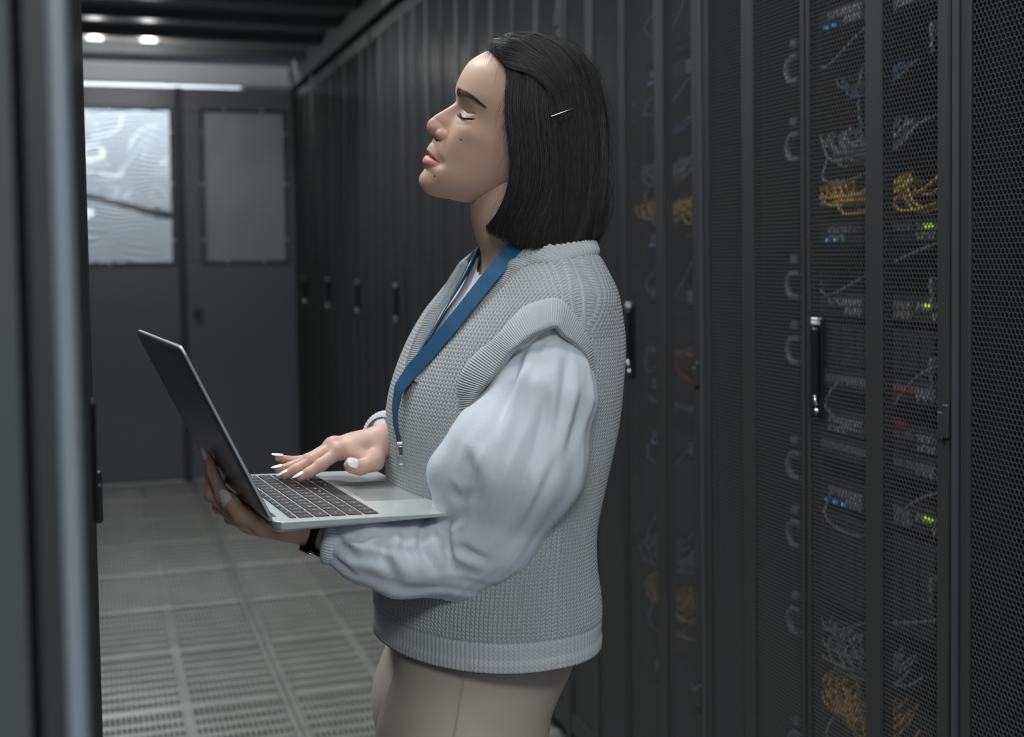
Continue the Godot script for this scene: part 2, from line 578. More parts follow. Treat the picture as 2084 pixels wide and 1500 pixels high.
func door_leaf(rack: Node3D, s: float) -> void:
	# s = +1: the leaf whose hinges are towards the camera; z is local to the rack
	var z_h := s * 0.4          # hinge edge
	var z_m := s * 0.003        # where the leaves meet
	var y0 := 0.06
	var y1 := 2.36
	var b := MB.new()
	var bar := func(za: float, zb: float) -> void:
		b.box(Vector3(0.0125, (y0 + y1) * 0.5, (za + zb) * 0.5), Vector3(0.025, y1 - y0, absf(zb - za)), 0.003)
	bar.call(z_h - s * (0.008 if s > 0 else 0.016), z_h - s * 0.037)
	bar.call(s * 0.226, s * 0.180)
	bar.call(z_m + s * 0.012, z_m)
	for y in [y0 + 0.03, y1 - 0.03]:
		b.box(Vector3(0.0125, y, s * 0.2), Vector3(0.024, 0.06, 0.39), 0.003)
	var leaf := build("door", b, M.rack, rack)
	for k in 2:
		var where := []
		var za := 0.222 if k == 0 else 0.0115
		var lo: float = za if s > 0 else -(za + ([17.0, 20.0][k] + 0.5) * HEX)
		for j in 150:
			where.append(Transform3D(Basis(), Vector3(0.006, 0.125 + j * HEX * 1.7320508, lo + 0.25 * HEX)))
		swarm("perforated_sheet", strips[k], M.perf, leaf, where)
	if s < 0:
		return
	# handle on the leaf nearer the camera
	var hd := MB.new()
	var z := s * 0.047
	var right := rack.rotation.y == 0.0
	var hy := 1.153 if right else 1.19
	var hh := 0.168 if right else 0.1
	hd.box(Vector3(-0.0015, hy, z), Vector3(0.005, hh, 0.031), 0.002)
	if right:
		hd.box(Vector3(-0.0075, hy + 0.007, z), Vector3(0.008, hh - 0.048, 0.016), 0.003)
	build("handle", hd, M.black, leaf)
	if not right:
		return
	var tip := MB.new()
	for q in 2:
		tip.box(Vector3(-0.005, hy + hh * 0.5 - 0.003 - q * 0.0066, z - 0.001), Vector3(0.011, 0.006, 0.019), 0.0012)
	build("handle_tip", tip, M.silver, leaf)
	var lv := MB.new()
	lv.tube(PackedVector3Array([Vector3(-0.009, hy - hh * 0.5 + 0.032, z), Vector3(-0.011, hy - hh * 0.5 + 0.026, z + 0.003), Vector3(-0.008, hy - hh * 0.5 + 0.017, z + 0.004)]), PackedFloat32Array([0.0045, 0.005, 0.003]), 8)
	lv.lathe(PackedVector2Array([Vector2(0, 0.004), Vector2(0.0038, 0.003), Vector2(0.0045, 0.0)]), 12, Transform3D(Basis(Vector3(0, 0, 1), PI / 2), Vector3(-0.006, hy - hh * 0.5 + 0.0075, z + 0.001)))
	build("lock", lv, M.chrome, leaf)

func rack(k: int, right: bool, label: String, group: String) -> Node3D:
	var r := base("server_rack")
	tag(r, label, "server rack", group)
	r.position = Vector3(FACE if right else -0.0085, 0, -(FIRST + 0.4 + PITCH * k) if right else -(1.03 + PITCH * k))
	if not right:
		r.rotation.y = PI
	var b := MB.new()
	for s in [-1.0, 1.0]:
		b.box(Vector3(0.524, 1.21, s * 0.39), Vector3(0.992, 2.3, 0.006), 0.0)
	b.box(Vector3(0.53, 2.365, 0), Vector3(0.98, 0.02, 0.79), 0.003)
	b.box(Vector3(0.53, 0.075, 0), Vector3(0.98, 0.02, 0.79), 0.003)
	b.box(Vector3(1.02, 1.21, 0), Vector3(0.01, 2.3, 0.79), 0.0)
	build("cabinet", b, M.rack_dark, r)
	slab("plinth", Vector3(0.54, 0.03, 0), Vector3(1.0, 0.055, 0.79), M.post, r, 0.004)
	if right:
		slab("corner_post", Vector3(0.004, 1.21, -0.3925), Vector3(0.02, 2.34, 0.013), M.post, r, 0.005)
	for s in [-1.0, 1.0]:
		door_leaf(r, s)
	for y in [0.42, 1.1, 1.98]:
		var hb := MB.new()
		hb.box(Vector3(-0.003, y, 0.392), Vector3(0.008, 0.05, 0.012), 0.002)
		hb.box(Vector3(-0.003, y - 0.008, 0.379), Vector3(0.008, 0.042, 0.012), 0.002)
		build("hinge", hb, M.rack, r)
	return r

func racks() -> void:
	strips = [hex_strip(17), hex_strip(20)]
	var which := ["nearest, at the photo's right edge", "second from the right, with clear silver-tipped handle", "third from right, behind the woman's back", "fourth from right, hidden behind the woman", "fifth from right, before the woman's face", "sixth from right", "seventh from right", "eighth from right", "ninth from right, against the doors"]
	for k in 9:
		var at := k - 1
		rack(at, true, "black perforated rack of the right row, " + which[k], "racks of the right-hand row")
	rack(0, false, "black rack at the left edge of the photo, blurred and seen edge-on", "")
	# pale strip painted for the light caught on the left row's near corner
	var t := MB.new()
	t.box(Vector3(0, 1.21, 0), Vector3(0.009, 2.36, 0.012), 0.003)
	tag(build("corner_highlight", t, mat(rgb(150, 158, 164), 0.35, 0.3), null, Vector3(-0.0145, 0, -0.622)), "pale strip painted as light caught on the near left rack's corner", "trim")

# ---------------------------------------------------------------- what stands inside the racks
const IN := 1.335        # front plane of the equipment, behind the doors

func port_block(o: Node3D, z: float, y: float, n: int, rows := 1) -> void:
	var b := MB.new()
	for r in rows:
		for i in n:
			b.box(Vector3(-0.004, y - r * 0.016, z + i * 0.0145), Vector3(0.008, 0.0125, 0.0085), 0.001)
	build("port_block", b, M.port, o)

func leds(o: Node3D, m: Material, z: float, y: float, n: int, step: float) -> void:
	for i in n:
		var b := MB.new()
		b.lathe(PackedVector2Array([Vector2(0, 0.004), Vector2(0.003, 0.003), Vector2(0.0042, 0.0)]), 8, Transform3D(Basis(Vector3(0, 0, 1), PI / 2), Vector3(-0.006, y, z + i * step)))
		build("led", b, m, o)

func chassis(called: String, y: float, h: float, z: float, depth: float, label: String, group: String, m: Material) -> Node3D:
	var o := base(called, Vector3(IN, y, z))
	tag(o, label, called.replace("_", " "), group)
	var b := MB.new()
	b.box(Vector3(depth * 0.5, 0, 0), Vector3(depth, h - 0.002, 0.44), 0.002)
	build("body", b, m, o)
	for s in [-1.0, 1.0]:
		slab("mounting_ear", Vector3(0.002, 0, s * 0.2305), Vector3(0.004, h - 0.003, 0.021), m, o, 0.001)
	return o

func cable(path: PackedVector3Array, r: float, m: Material, label: String, group: String) -> void:
	var c := Curve3D.new()
	for i in path.size():
		var t := (path[mini(i + 1, path.size() - 1)] - path[maxi(i - 1, 0)]) / 5.5
		c.add_point(path[i], -t, t)
	c.bake_interval = 0.012
	var b := MB.new()
	b.tube(c.get_baked_points(), PackedFloat32Array([r]), 7)
	tag(build("patch_cable", b, m), label, "cable", group)

# loops of patch cable that hang in front of a row of ports and run to the side
func bundle(n: int, zc: float, zw: float, y1: float, y0: float, m: Material, label: String, group: String, seed_: int, side: float) -> void:
	for i in n:
		var f := pseudo(i, seed_)
		var g := pseudo(i, seed_ + 9)
		var z := zc + zw * (f - 0.5)
		var x := IN - 0.012 - 0.05 * g
		var top := lerpf(y1, lerpf(y1, y0, 0.35), g)
		var low := lerpf(y0, lerpf(y0, y1, 0.45), pseudo(i, seed_ + 5))
		var p := PackedVector3Array()
		var zz := z + side * (0.10 + 0.09 * g)
		p.push_back(Vector3(IN + 0.004, lerpf(top, low, 0.2), z))
		p.push_back(Vector3(x, lerpf(top, low, 0.25) + 0.004, z + side * 0.012))
		p.push_back(Vector3(x - 0.006, lerpf(top, low, 0.75), z + side * 0.03))
		p.push_back(Vector3(x - 0.004, low, z + side * 0.065))
		p.push_back(Vector3(x, lerpf(low, top, 0.3), zz))
		p.push_back(Vector3(x + 0.02, top, zz + side * 0.03))
		cable(p, 0.0028, m, label, group)

func contents(k: int) -> void:
	var z := -(FIRST + 0.4 + PITCH * k)
	var w: String = ["rack with the clear handle", "rack behind the woman's back"][k]
	# uprights with their square-holed rails, and the rings that guide cables down the far side
	for s in 2:
		var u := base("mounting_rail", Vector3(IN + 0.005, 0, z + [-0.2425, 0.2425][s]))
		tag(u, ["grey mounting rail on the handle side, inside the ", "grey mounting rail on the near side, inside the "][1 - s] .replace("handle side", "far side") + w, "rail", "")
		slab("rail", Vector3(0.006, 1.2, 0), Vector3(0.003, 2.15, 0.028), M.gear, u, 0.0)
		slab("flange", Vector3(0.025, 1.2, [-0.014, 0.014][s]), Vector3(0.04, 2.15, 0.003), M.gear, u, 0.0)
	var ry := [1.707, 1.555, 1.284, 1.155, 0.926, 0.788, 0.613, 0.36]
	for i in ry.size():
		var b := MB.new()
		var p := PackedVector3Array()
		for q in 9:
			var a := PI * 0.5 * (q / 4.0 - 1.0)
			p.push_back(Vector3(0, 0.026 * sin(a) * 0.9, -0.022 * cos(a) - 0.012))
		p.insert(0, Vector3(0, -0.0235, 0.012))
		p.push_back(Vector3(0, 0.0235, 0.012))
		b.tube(p, PackedFloat32Array([0.0065]), 8)
		b.box(Vector3(0, 0.05, -0.006), Vector3(0.01, 0.016, 0.022), 0.002)
		var o := build("cable_ring", b, M.ring, null, Vector3(IN - 0.03, ry[i], z - 0.235))
		tag(o, "pale cable ring in the column inside the " + w, "cable ring", "cable rings inside the " + w)
	for y in [1.716, 1.292, 1.156, 0.785, 0.45]:
		var b := MB.new()
		b.box(Vector3(-0.008, 0, 0), Vector3(0.016, 0.026, 0.008), 0.002)
		b.box(Vector3(-0.012, -0.025, 0), Vector3(0.006, 0.03, 0.006), 0.002)
		tag(build("rail_clip", b, M.silver, null, Vector3(IN, y, z + 0.16)), "small pale clip on the near rail inside the " + w, "clip", "clips inside the " + w)
	var sw: Array = [[1.79, "topmost", true], [1.385, "under the yellow cables", true], [1.248, "level with the handle's top", true], [1.022, "below the red cables", false], [0.885, "third from the floor, with blue lights", true], [0.3, "nearest the floor", false]]
	for q in sw.size():
		var y: float = sw[q][0]
		var o := chassis("network_switch", y, 0.044, z, 0.4, "network switch inside the %s, %s" % [w, sw[q][1]], "network switches inside the racks", M.gear)
		for zz in [-0.155, -0.10, 0.045, 0.115, 0.16]:
			port_block(o, zz, 0.006, 4 if zz != 0.16 else 2, 2 if (q + int(zz * 100)) % 2 == 0 else 1)
		if q in [1, 2, 4]:
			leds(o, M.led_green, 0.137, 0.004 + (0.004 if q != 1 else 0.003), 3, 0.0095)
		if q in [0, 1, 4]:
			leds(o, M.led_blue, -0.165, -0.014, 3 if q == 4 else 2, 0.027)
	for q in 2:
		var y: float = [1.105, 0.975][q]
		var o := chassis("patch_bay", y, 0.044, z, 0.1, "patch bay inside the %s, %s" % [w, ["where the red cables plug in", "under the red cables"][q]], "patch bays inside the racks", M.gear)
		for zz in [-0.19, -0.10, -0.01, 0.08]:
			var b := MB.new()
			for i in 6:
				b.box(Vector3(-0.002, 0.002, zz + i * 0.0145), Vector3(0.005, 0.015, 0.012), 0.001)
			build("port_block", b, M.ring, o)
		build("port_block", MB.new() if false else led_row(), M.port, o, Vector3(-0.004, -0.008, 0.115))
	for q in 5:
		var y: float = [1.93, 1.17, 0.76, 0.42, 0.16][q]
		var h: float = [0.2, 0.085, 0.17, 0.09, 0.13][q]
		var o := chassis("server", y, h, z, 0.6, "dark server inside the %s, %s" % [w, ["at the top", "beside the handle", "with ribbed face between the two cable bundles", "below the amber cables", "at the bottom"][q]], "servers inside the racks", M.gear)
		var b := MB.new()
		for i in 9:
			b.box(Vector3(-0.003, 0, -0.19 + i * 0.047), Vector3(0.006, h * 0.8, 0.04), 0.002)
		build("drive_bay", b, M.rack_dark, o)
	bundle(16, z - 0.105, 0.12, 1.586, 1.505, M.cable_grey, "grey patch cable looping before the yellow ones, inside the " + w, "grey cables above the yellow ones, inside the " + w, 3, 1.0)
	bundle(18, z - 0.115, 0.11, 1.492, 1.415, M.cable_yellow, "yellow patch cable of the upper bundle inside the " + w, "upper yellow cables inside the " + w, 21, 1.0)
	bundle(5, z + 0.075, 0.10, 1.492, 1.405, M.cable_yellow, "yellow patch cable looping on the near side of the " + w, "near-side yellow cables inside the " + w, 33, 1.0)
	bundle(6, z - 0.06, 0.08, 1.68, 1.62, M.cable_blue, "blue patch cable near the top of the " + w, "blue cables inside the " + w, 41, 1.0)
	bundle(14, z - 0.1, 0.13, 0.655, 0.575, M.cable_grey, "grey patch cable of the lower bundle inside the " + w, "lower grey cables inside the " + w, 55, 1.0)
	bundle(16, z - 0.095, 0.14, 0.56, 0.475, M.cable_yellow, "amber patch cable of the lower bundle inside the " + w, "lower amber cables inside the " + w, 68, 1.0)
	bundle(3, z + 0.03, 0.06, 0.55, 0.45, M.cable_yellow, "amber patch cable hanging on the near side of the " + w, "near-side amber cables inside the " + w, 77, 1.0)
	for i in 3:
		var d := 0.006 * i
		cable(PackedVector3Array([Vector3(IN, 1.101 + d * 0.4, z + 0.10 + d), Vector3(IN - 0.03, 1.106 + d * 0.4, z + 0.06), Vector3(IN - 0.032, 1.104 + d * 0.3, z + 0.03 - d), Vector3(IN - 0.03, 1.082, z + 0.018 + d), Vector3(IN - 0.03, 1.064 - d * 0.4, z + 0.05), Vector3(IN - 0.03, 1.053 - d * 0.4, z + 0.115)]), 0.0034, M.cable_red, "red patch cable looping from the patch panel inside the " + w, "red cables inside the " + w)
	for s in 2:
		cable(PackedVector3Array([Vector3(IN - 0.04, [1.68, 0.63][s], z + 0.005), Vector3(IN - 0.045, [1.62, 0.57][s], z + 0.0), Vector3(IN - 0.045, [1.56, 0.5][s], z + 0.008), Vector3(IN - 0.04, [1.50, 0.44][s], z + 0.012)]), 0.003, M.cable_aqua, ["pale green cable hanging above the yellow ones inside the ", "pale green cable hanging over the amber ones inside the "][s] + w, "")
	for q in 8:
		var a := pseudo(q, 91 + k)
		var y := 1.95 - 0.21 * q
		cable(PackedVector3Array([Vector3(IN - 0.01, y, z - 0.2 + 0.1 * a), Vector3(IN - 0.05, y - 0.05, z - 0.1), Vector3(IN - 0.05, y - 0.09 * a, z + 0.03), Vector3(IN - 0.03, y + 0.03, z + 0.15), Vector3(IN + 0.01, y + 0.05, z + 0.2)]), 0.0028, M.cable_grey, "thin grey cable strung across the front of the equipment, inside the " + w, "strung grey cables inside the " + w)

func led_row() -> MB:
	var b := MB.new()
	for i in 4:
		b.box(Vector3(0, 0, i * 0.018), Vector3(0.006, 0.009, 0.008), 0.001)
	return b

# ---------------------------------------------------------------- soft bodies: a distance field, meshed as surface nets
class Field:
	var lo: Vector3
	var h: float
	var nx: int
	var ny: int
	var nz: int
	var d := PackedFloat32Array()
	func _init(a: Vector3, b: Vector3, cell: float) -> void:
		lo = a
		h = cell
		nx = int(ceil((b.x - a.x) / h)) + 1
		ny = int(ceil((b.y - a.y) / h)) + 1
		nz = int(ceil((b.z - a.z) / h)) + 1
		d.resize(nx * ny * nz)
		d.fill(1.0)
	func span(a: Vector3, b: Vector3) -> Array:
		var i0 := clampi(int((a.x - lo.x) / h), 0, nx - 1)
		var i1 := clampi(int((b.x - lo.x) / h) + 1, 0, nx - 1)
		var j0 := clampi(int((a.y - lo.y) / h), 0, ny - 1)
		var j1 := clampi(int((b.y - lo.y) / h) + 1, 0, ny - 1)
		var k0 := clampi(int((a.z - lo.z) / h), 0, nz - 1)
		var k1 := clampi(int((b.z - lo.z) / h) + 1, 0, nz - 1)
		return [i0, i1, j0, j1, k0, k1]
	# a bone: tapered capsule from a to b, blended in over k
	func bone(a: Vector3, b: Vector3, ra: float, rb: float, k: float) -> void:
		var m := maxf(ra, rb) + k + 4.0 * h
		var e := Vector3(m, m, m)
		var s := span(a.min(b) - e, a.max(b) + e)
		var ab := b - a
		var inv := 1.0 / maxf(ab.length_squared(), 1e-9)
		for z in range(s[4], s[5] + 1):
			for y in range(s[2], s[3] + 1):
				var at: int = (z * ny + y) * nx
				var p := Vector3(0, lo.y + y * h, lo.z + z * h)
				for x in range(s[0], s[1] + 1):
					p.x = lo.x + x * h
					var t := clampf((p - a).dot(ab) * inv, 0.0, 1.0)
					var v := p.distance_to(a + ab * t) - lerpf(ra, rb, t)
					var o := d[at + x]
					var w := k - absf(o - v)
					d[at + x] = minf(o, v) - (w * w * 0.25 / k if w > 0.0 else 0.0)
	# an ellipsoid with axes in the columns of q; carve = true takes it away
	func ball(c: Vector3, r: Vector3, k: float, q := Basis(), carve := false) -> void:
		var m := maxf(r.x, maxf(r.y, r.z)) + k + 4.0 * h
		var e := Vector3(m, m, m)
		var s := span(c - e, c + e)
		var qt := q.transposed()
		var ir := Vector3(1.0 / r.x, 1.0 / r.y, 1.0 / r.z)
		for z in range(s[4], s[5] + 1):
			for y in range(s[2], s[3] + 1):
				var at: int = (z * ny + y) * nx
				var p := Vector3(0, lo.y + y * h, lo.z + z * h)
				for x in range(s[0], s[1] + 1):
					p.x = lo.x + x * h
					var l := (qt * (p - c)) * ir
					var k0 := l.length()
					var k1 := (l * ir).length()
					var v := k0 * (k0 - 1.0) / maxf(k1, 1e-6)
					var o := d[at + x]
					if carve:
						var w := k - absf(o + v)
						d[at + x] = maxf(o, -v) + (w * w * 0.25 / k if w > 0.0 else 0.0)
					else:
						var w := k - absf(o - v)
						d[at + x] = minf(o, v) - (w * w * 0.25 / k if w > 0.0 else 0.0)
	func chain(p: Array, r: Array, k: float) -> void:
		for i in p.size() - 1:
			bone(p[i], p[i + 1], r[i], r[i + 1], k)
	# adds the surface to b; returns the number of its first vertex
	func nets(b: MB, col := Color.WHITE) -> int:
		var first := b.v.size()
		var id := PackedInt32Array()
		id.resize(d.size())
		id.fill(-1)
		var row := nx
		var lay := nx * ny
		for z in nz - 1:
			for y in ny - 1:
				for x in nx - 1:
					var a := (z * ny + y) * nx + x
					var d0 := d[a]
					if absf(d0) > 4.0 * h:
						continue
					var q := [d0, d[a + 1], d[a + row], d[a + row + 1], d[a + lay], d[a + lay + 1], d[a + lay + row], d[a + lay + row + 1]]
					var n := 0
					for e in q:
						if e < 0.0:
							n += 1
					if n == 0 or n == 8:
						continue
					var sum := Vector3.ZERO
					var cnt := 0
					for e in EDGES:
						var u: float = q[e[0]]
						var w: float = q[e[1]]
						if (u < 0.0) != (w < 0.0):
							var t := u / (u - w)
							sum += Vector3(e[2], e[3], e[4]) + Vector3(e[5], e[6], e[7]) * t
							cnt += 1
					id[a] = b.vert(lo + (Vector3(x, y, z) + sum / cnt) * h, Vector3.ZERO, Vector2.ZERO, col)
		for z in range(1, nz - 1):
			for y in range(1, ny - 1):
				for x in range(1, nx - 1):
					var a := (z * ny + y) * nx + x
					var neg := d[a] < 0.0
					if absf(d[a]) > 4.0 * h:
						continue
					if neg != (d[a + 1] < 0.0):
						face(b, id[a], id[a - row], id[a - row - lay], id[a - lay], neg)
					if neg != (d[a + row] < 0.0):
						face(b, id[a], id[a - lay], id[a - lay - 1], id[a - 1], neg)
					if neg != (d[a + lay] < 0.0):
						face(b, id[a], id[a - 1], id[a - 1 - row], id[a - row], neg)
		return first
	func face(b: MB, p: int, q: int, r: int, s: int, neg: bool) -> void:
		if p < 0 or q < 0 or r < 0 or s < 0:
			return
		if neg:
			b.ix.append_array(PackedInt32Array([p, r, q, p, s, r]))
		else:
			b.ix.append_array(PackedInt32Array([p, q, r, p, r, s]))
	const EDGES := [[0, 1, 0, 0, 0, 1, 0, 0], [2, 3, 0, 1, 0, 1, 0, 0], [4, 5, 0, 0, 1, 1, 0, 0], [6, 7, 0, 1, 1, 1, 0, 0], [0, 2, 0, 0, 0, 0, 1, 0], [1, 3, 1, 0, 0, 0, 1, 0], [4, 6, 0, 0, 1, 0, 1, 0], [5, 7, 1, 0, 1, 0, 1, 0], [0, 4, 0, 0, 0, 0, 0, 1], [1, 5, 1, 0, 0, 0, 0, 1], [2, 6, 0, 1, 0, 0, 0, 1], [3, 7, 1, 1, 0, 0, 0, 1]]

# smooth normals for everything from vertex `first` on (clockwise faces look outwards)
func smooth(b: MB, first: int, first_index: int) -> void:
	for k in range(first, b.v.size()):
		b.n[k] = Vector3.ZERO
	for k in range(first_index, b.ix.size(), 3):
		var i := b.ix[k]
		var j := b.ix[k + 1]
		var l := b.ix[k + 2]
		var f := (b.v[l] - b.v[i]).cross(b.v[j] - b.v[i])
		b.n[i] += f
		b.n[j] += f
		b.n[l] += f
	for k in range(first, b.v.size()):
		b.n[k] = b.n[k].normalized() if b.n[k].length() > 1e-12 else Vector3.UP

# ---------------------------------------------------------------- the woman; her own frame: x to the right, y up, z towards the camera
func lut(t: PackedVector2Array, x: float) -> float:
	# smooth interpolation in a table sorted by x
	var n := t.size()
	if x <= t[0].x:
		return t[0].y
	if x >= t[n - 1].x:
		return t[n - 1].y
	var lo := 0
	var hi := n - 1
	while hi - lo > 1:
		var m := (lo + hi) / 2
		if t[m].x <= x:
			lo = m
		else:
			hi = m
	var f := (x - t[lo].x) / (t[hi].x - t[lo].x)
	var d := (t[hi].y - t[lo].y) / (t[hi].x - t[lo].x)
	var m0 := d if lo == 0 else (t[hi].y - t[lo - 1].y) / (t[hi].x - t[lo - 1].x)
	var m1 := d if hi == n - 1 else (t[hi + 1].y - t[lo].y) / (t[hi + 1].x - t[lo].x)
	var w := t[hi].x - t[lo].x
	var f2 := f * f
	var f3 := f2 * f
	return (2 * f3 - 3 * f2 + 1) * t[lo].y + (f3 - 2 * f2 + f) * w * m0 + (-2 * f3 + 3 * f2) * t[hi].y + (f3 - f2) * w * m1

func rows(a: Array) -> PackedVector2Array:
	var t := PackedVector2Array()
	for i in range(0, a.size(), 2):
		t.push_back(Vector2(a[i], a[i + 1]))
	return t

func bump(x: float, y: float, cx: float, cy: float, sx: float, sy: float) -> float:
	var u := (x - cx) / sx
	var w := (y - cy) / sy
	return exp(-u * u - w * w)

func smax(a: float, b: float, k: float) -> float:
	var h := maxf(k - absf(a - b), 0.0) / k
	return maxf(a, b) + h * h * k * 0.25

func sstep(a: float, b: float, x: float) -> float:
	var t := clampf((x - a) / (b - a), 0.0, 1.0)
	return t * t * (3.0 - 2.0 * t)

# head: millimetres, x to her left, y up, z forwards, from the root of the nose
var f_front := rows([-119.5, -15.0, -118.6, -8.0, -115.8, -0.2, -111.0, 5.4, -106.6, 7.9, -101.3, 8.6, -94.0, 6.8, -90.4, 5.9, -87.0, 6.4, -79.0, 6.6, -72.6, 6.6, -66.0, 8.2, -60.0, 9.0, -54.3, 8.2, -48.0, 5.2, -35.0, 1.0, -20.0, -2.0, -8.0, -3.0, 0.0, -1.0, 5.0, 1.2, 12.7, 4.7, 20.0, 6.6, 27.0, 6.8, 41.0, 5.2, 53.0, 1.7, 63.0, -5.0, 74.0, -15.5, 86.0, -33.0, 95.0, -55.0, 100.0, -80.0])
var f_back := rows([-119.5, -17.0, -117.0, -25.0, -114.0, -38.0, -112.0, -54.0, -108.0, -66.0, -100.0, -78.0, -90.0, -90.0, -75.0, -106.0, -60.0, -128.0, -40.0, -158.0, -20.0, -166.0, 0.0, -172.0, 20.0, -173.0, 50.0, -168.0, 80.0, -148.0, 95.0, -130.0, 100.0, -96.0])
var f_mid := rows([-119.5, -15.5, -117.0, -15.0, -112.0, -24.0, -100.0, -40.0, -80.0, -62.0, -60.0, -76.0, -40.0, -85.0, 80.0, -88.0, 100.0, -88.0])
var f_wide := rows([-119.5, 1.5, -118.0, 10.0, -115.0, 18.5, -110.0, 27.0, -103.0, 36.0, -95.0, 43.5, -85.0, 50.5, -75.0, 55.5, -60.0, 60.5, -45.0, 64.5, -30.0, 67.5, -15.0, 69.0, 0.0, 70.5, 25.0, 73.0, 45.0, 72.0, 65.0, 66.0, 80.0, 56.0, 90.0, 44.0, 97.0, 26.0, 100.0, 6.0])
var f_plain := rows([-119.5, -15.0, -118.6, -8.5, -115.8, -2.0, -111.0, 2.2, -104.0, 4.6, -92.0, 5.4, -78.0, 5.0, -62.0, 4.2, -48.0, 2.6, -35.0, 0.8, -20.0, -1.0, -8.0, -1.6, 0.0, -0.4, 8.0, 2.6, 20.0, 6.2, 27.0, 6.6, 41.0, 5.2, 53.0, 1.7, 63.0, -5.0, 74.0, -15.5, 86.0, -33.0, 95.0, -55.0, 100.0, -80.0])
var f_nose := rows([-54.3, 9.0, -51.0, 9.9, -49.4, 12.0, -47.8, 15.2, -44.6, 18.6, -39.8, 21.0, -34.5, 21.8, -25.4, 18.8, -16.4, 12.0, -7.4, 5.2, 0.0, 0.6, 4.0, 0.9, 8.0, 2.2])
var f_lips := rows([-93.0, 6.4, -90.4, 6.0, -87.8, 7.9, -84.7, 11.3, -80.7, 12.7, -76.0, 11.2, -73.6, 7.6, -72.6, 5.6, -71.6, 7.8, -69.2, 11.2, -66.4, 13.0, -63.5, 12.6, -59.4, 11.6, -54.3, 9.2])
var f_nwide := rows([-52.0, 9.0, -46.0, 9.0, -40.0, 9.5, -34.0, 9.5, -25.0, 9.5, -15.0, 8.0, -5.0, 8.5, 5.0, 10.0])
const HEAD_AT := Vector3(-0.0656, 1.5428, -0.056)

func head_basis() -> Basis:
	var p := deg_to_rad(20.5)
	var w := deg_to_rad(14.5)
	var r := deg_to_rad(13.0)
	var fw := Vector3(-cos(p) * cos(w), sin(p), cos(p) * sin(w))
	var lf := Vector3(sin(w), 0, cos(w))
	var up := fw.cross(lf)
	var l2 := lf * cos(r) - up * sin(r)
	var u2 := up * cos(r) + lf * sin(r)
	return Basis(l2, u2, fw)

func lash_line(t: float, s: float) -> Vector2:
	# the edge of the lowered upper lid, t from the inner to the outer corner
	var x := lerpf(16.5, 47.0, t)
	return Vector2(x * s, -8.6 - 4.6 * sin(PI * pow(t, 0.85)) + 0.4 * t)

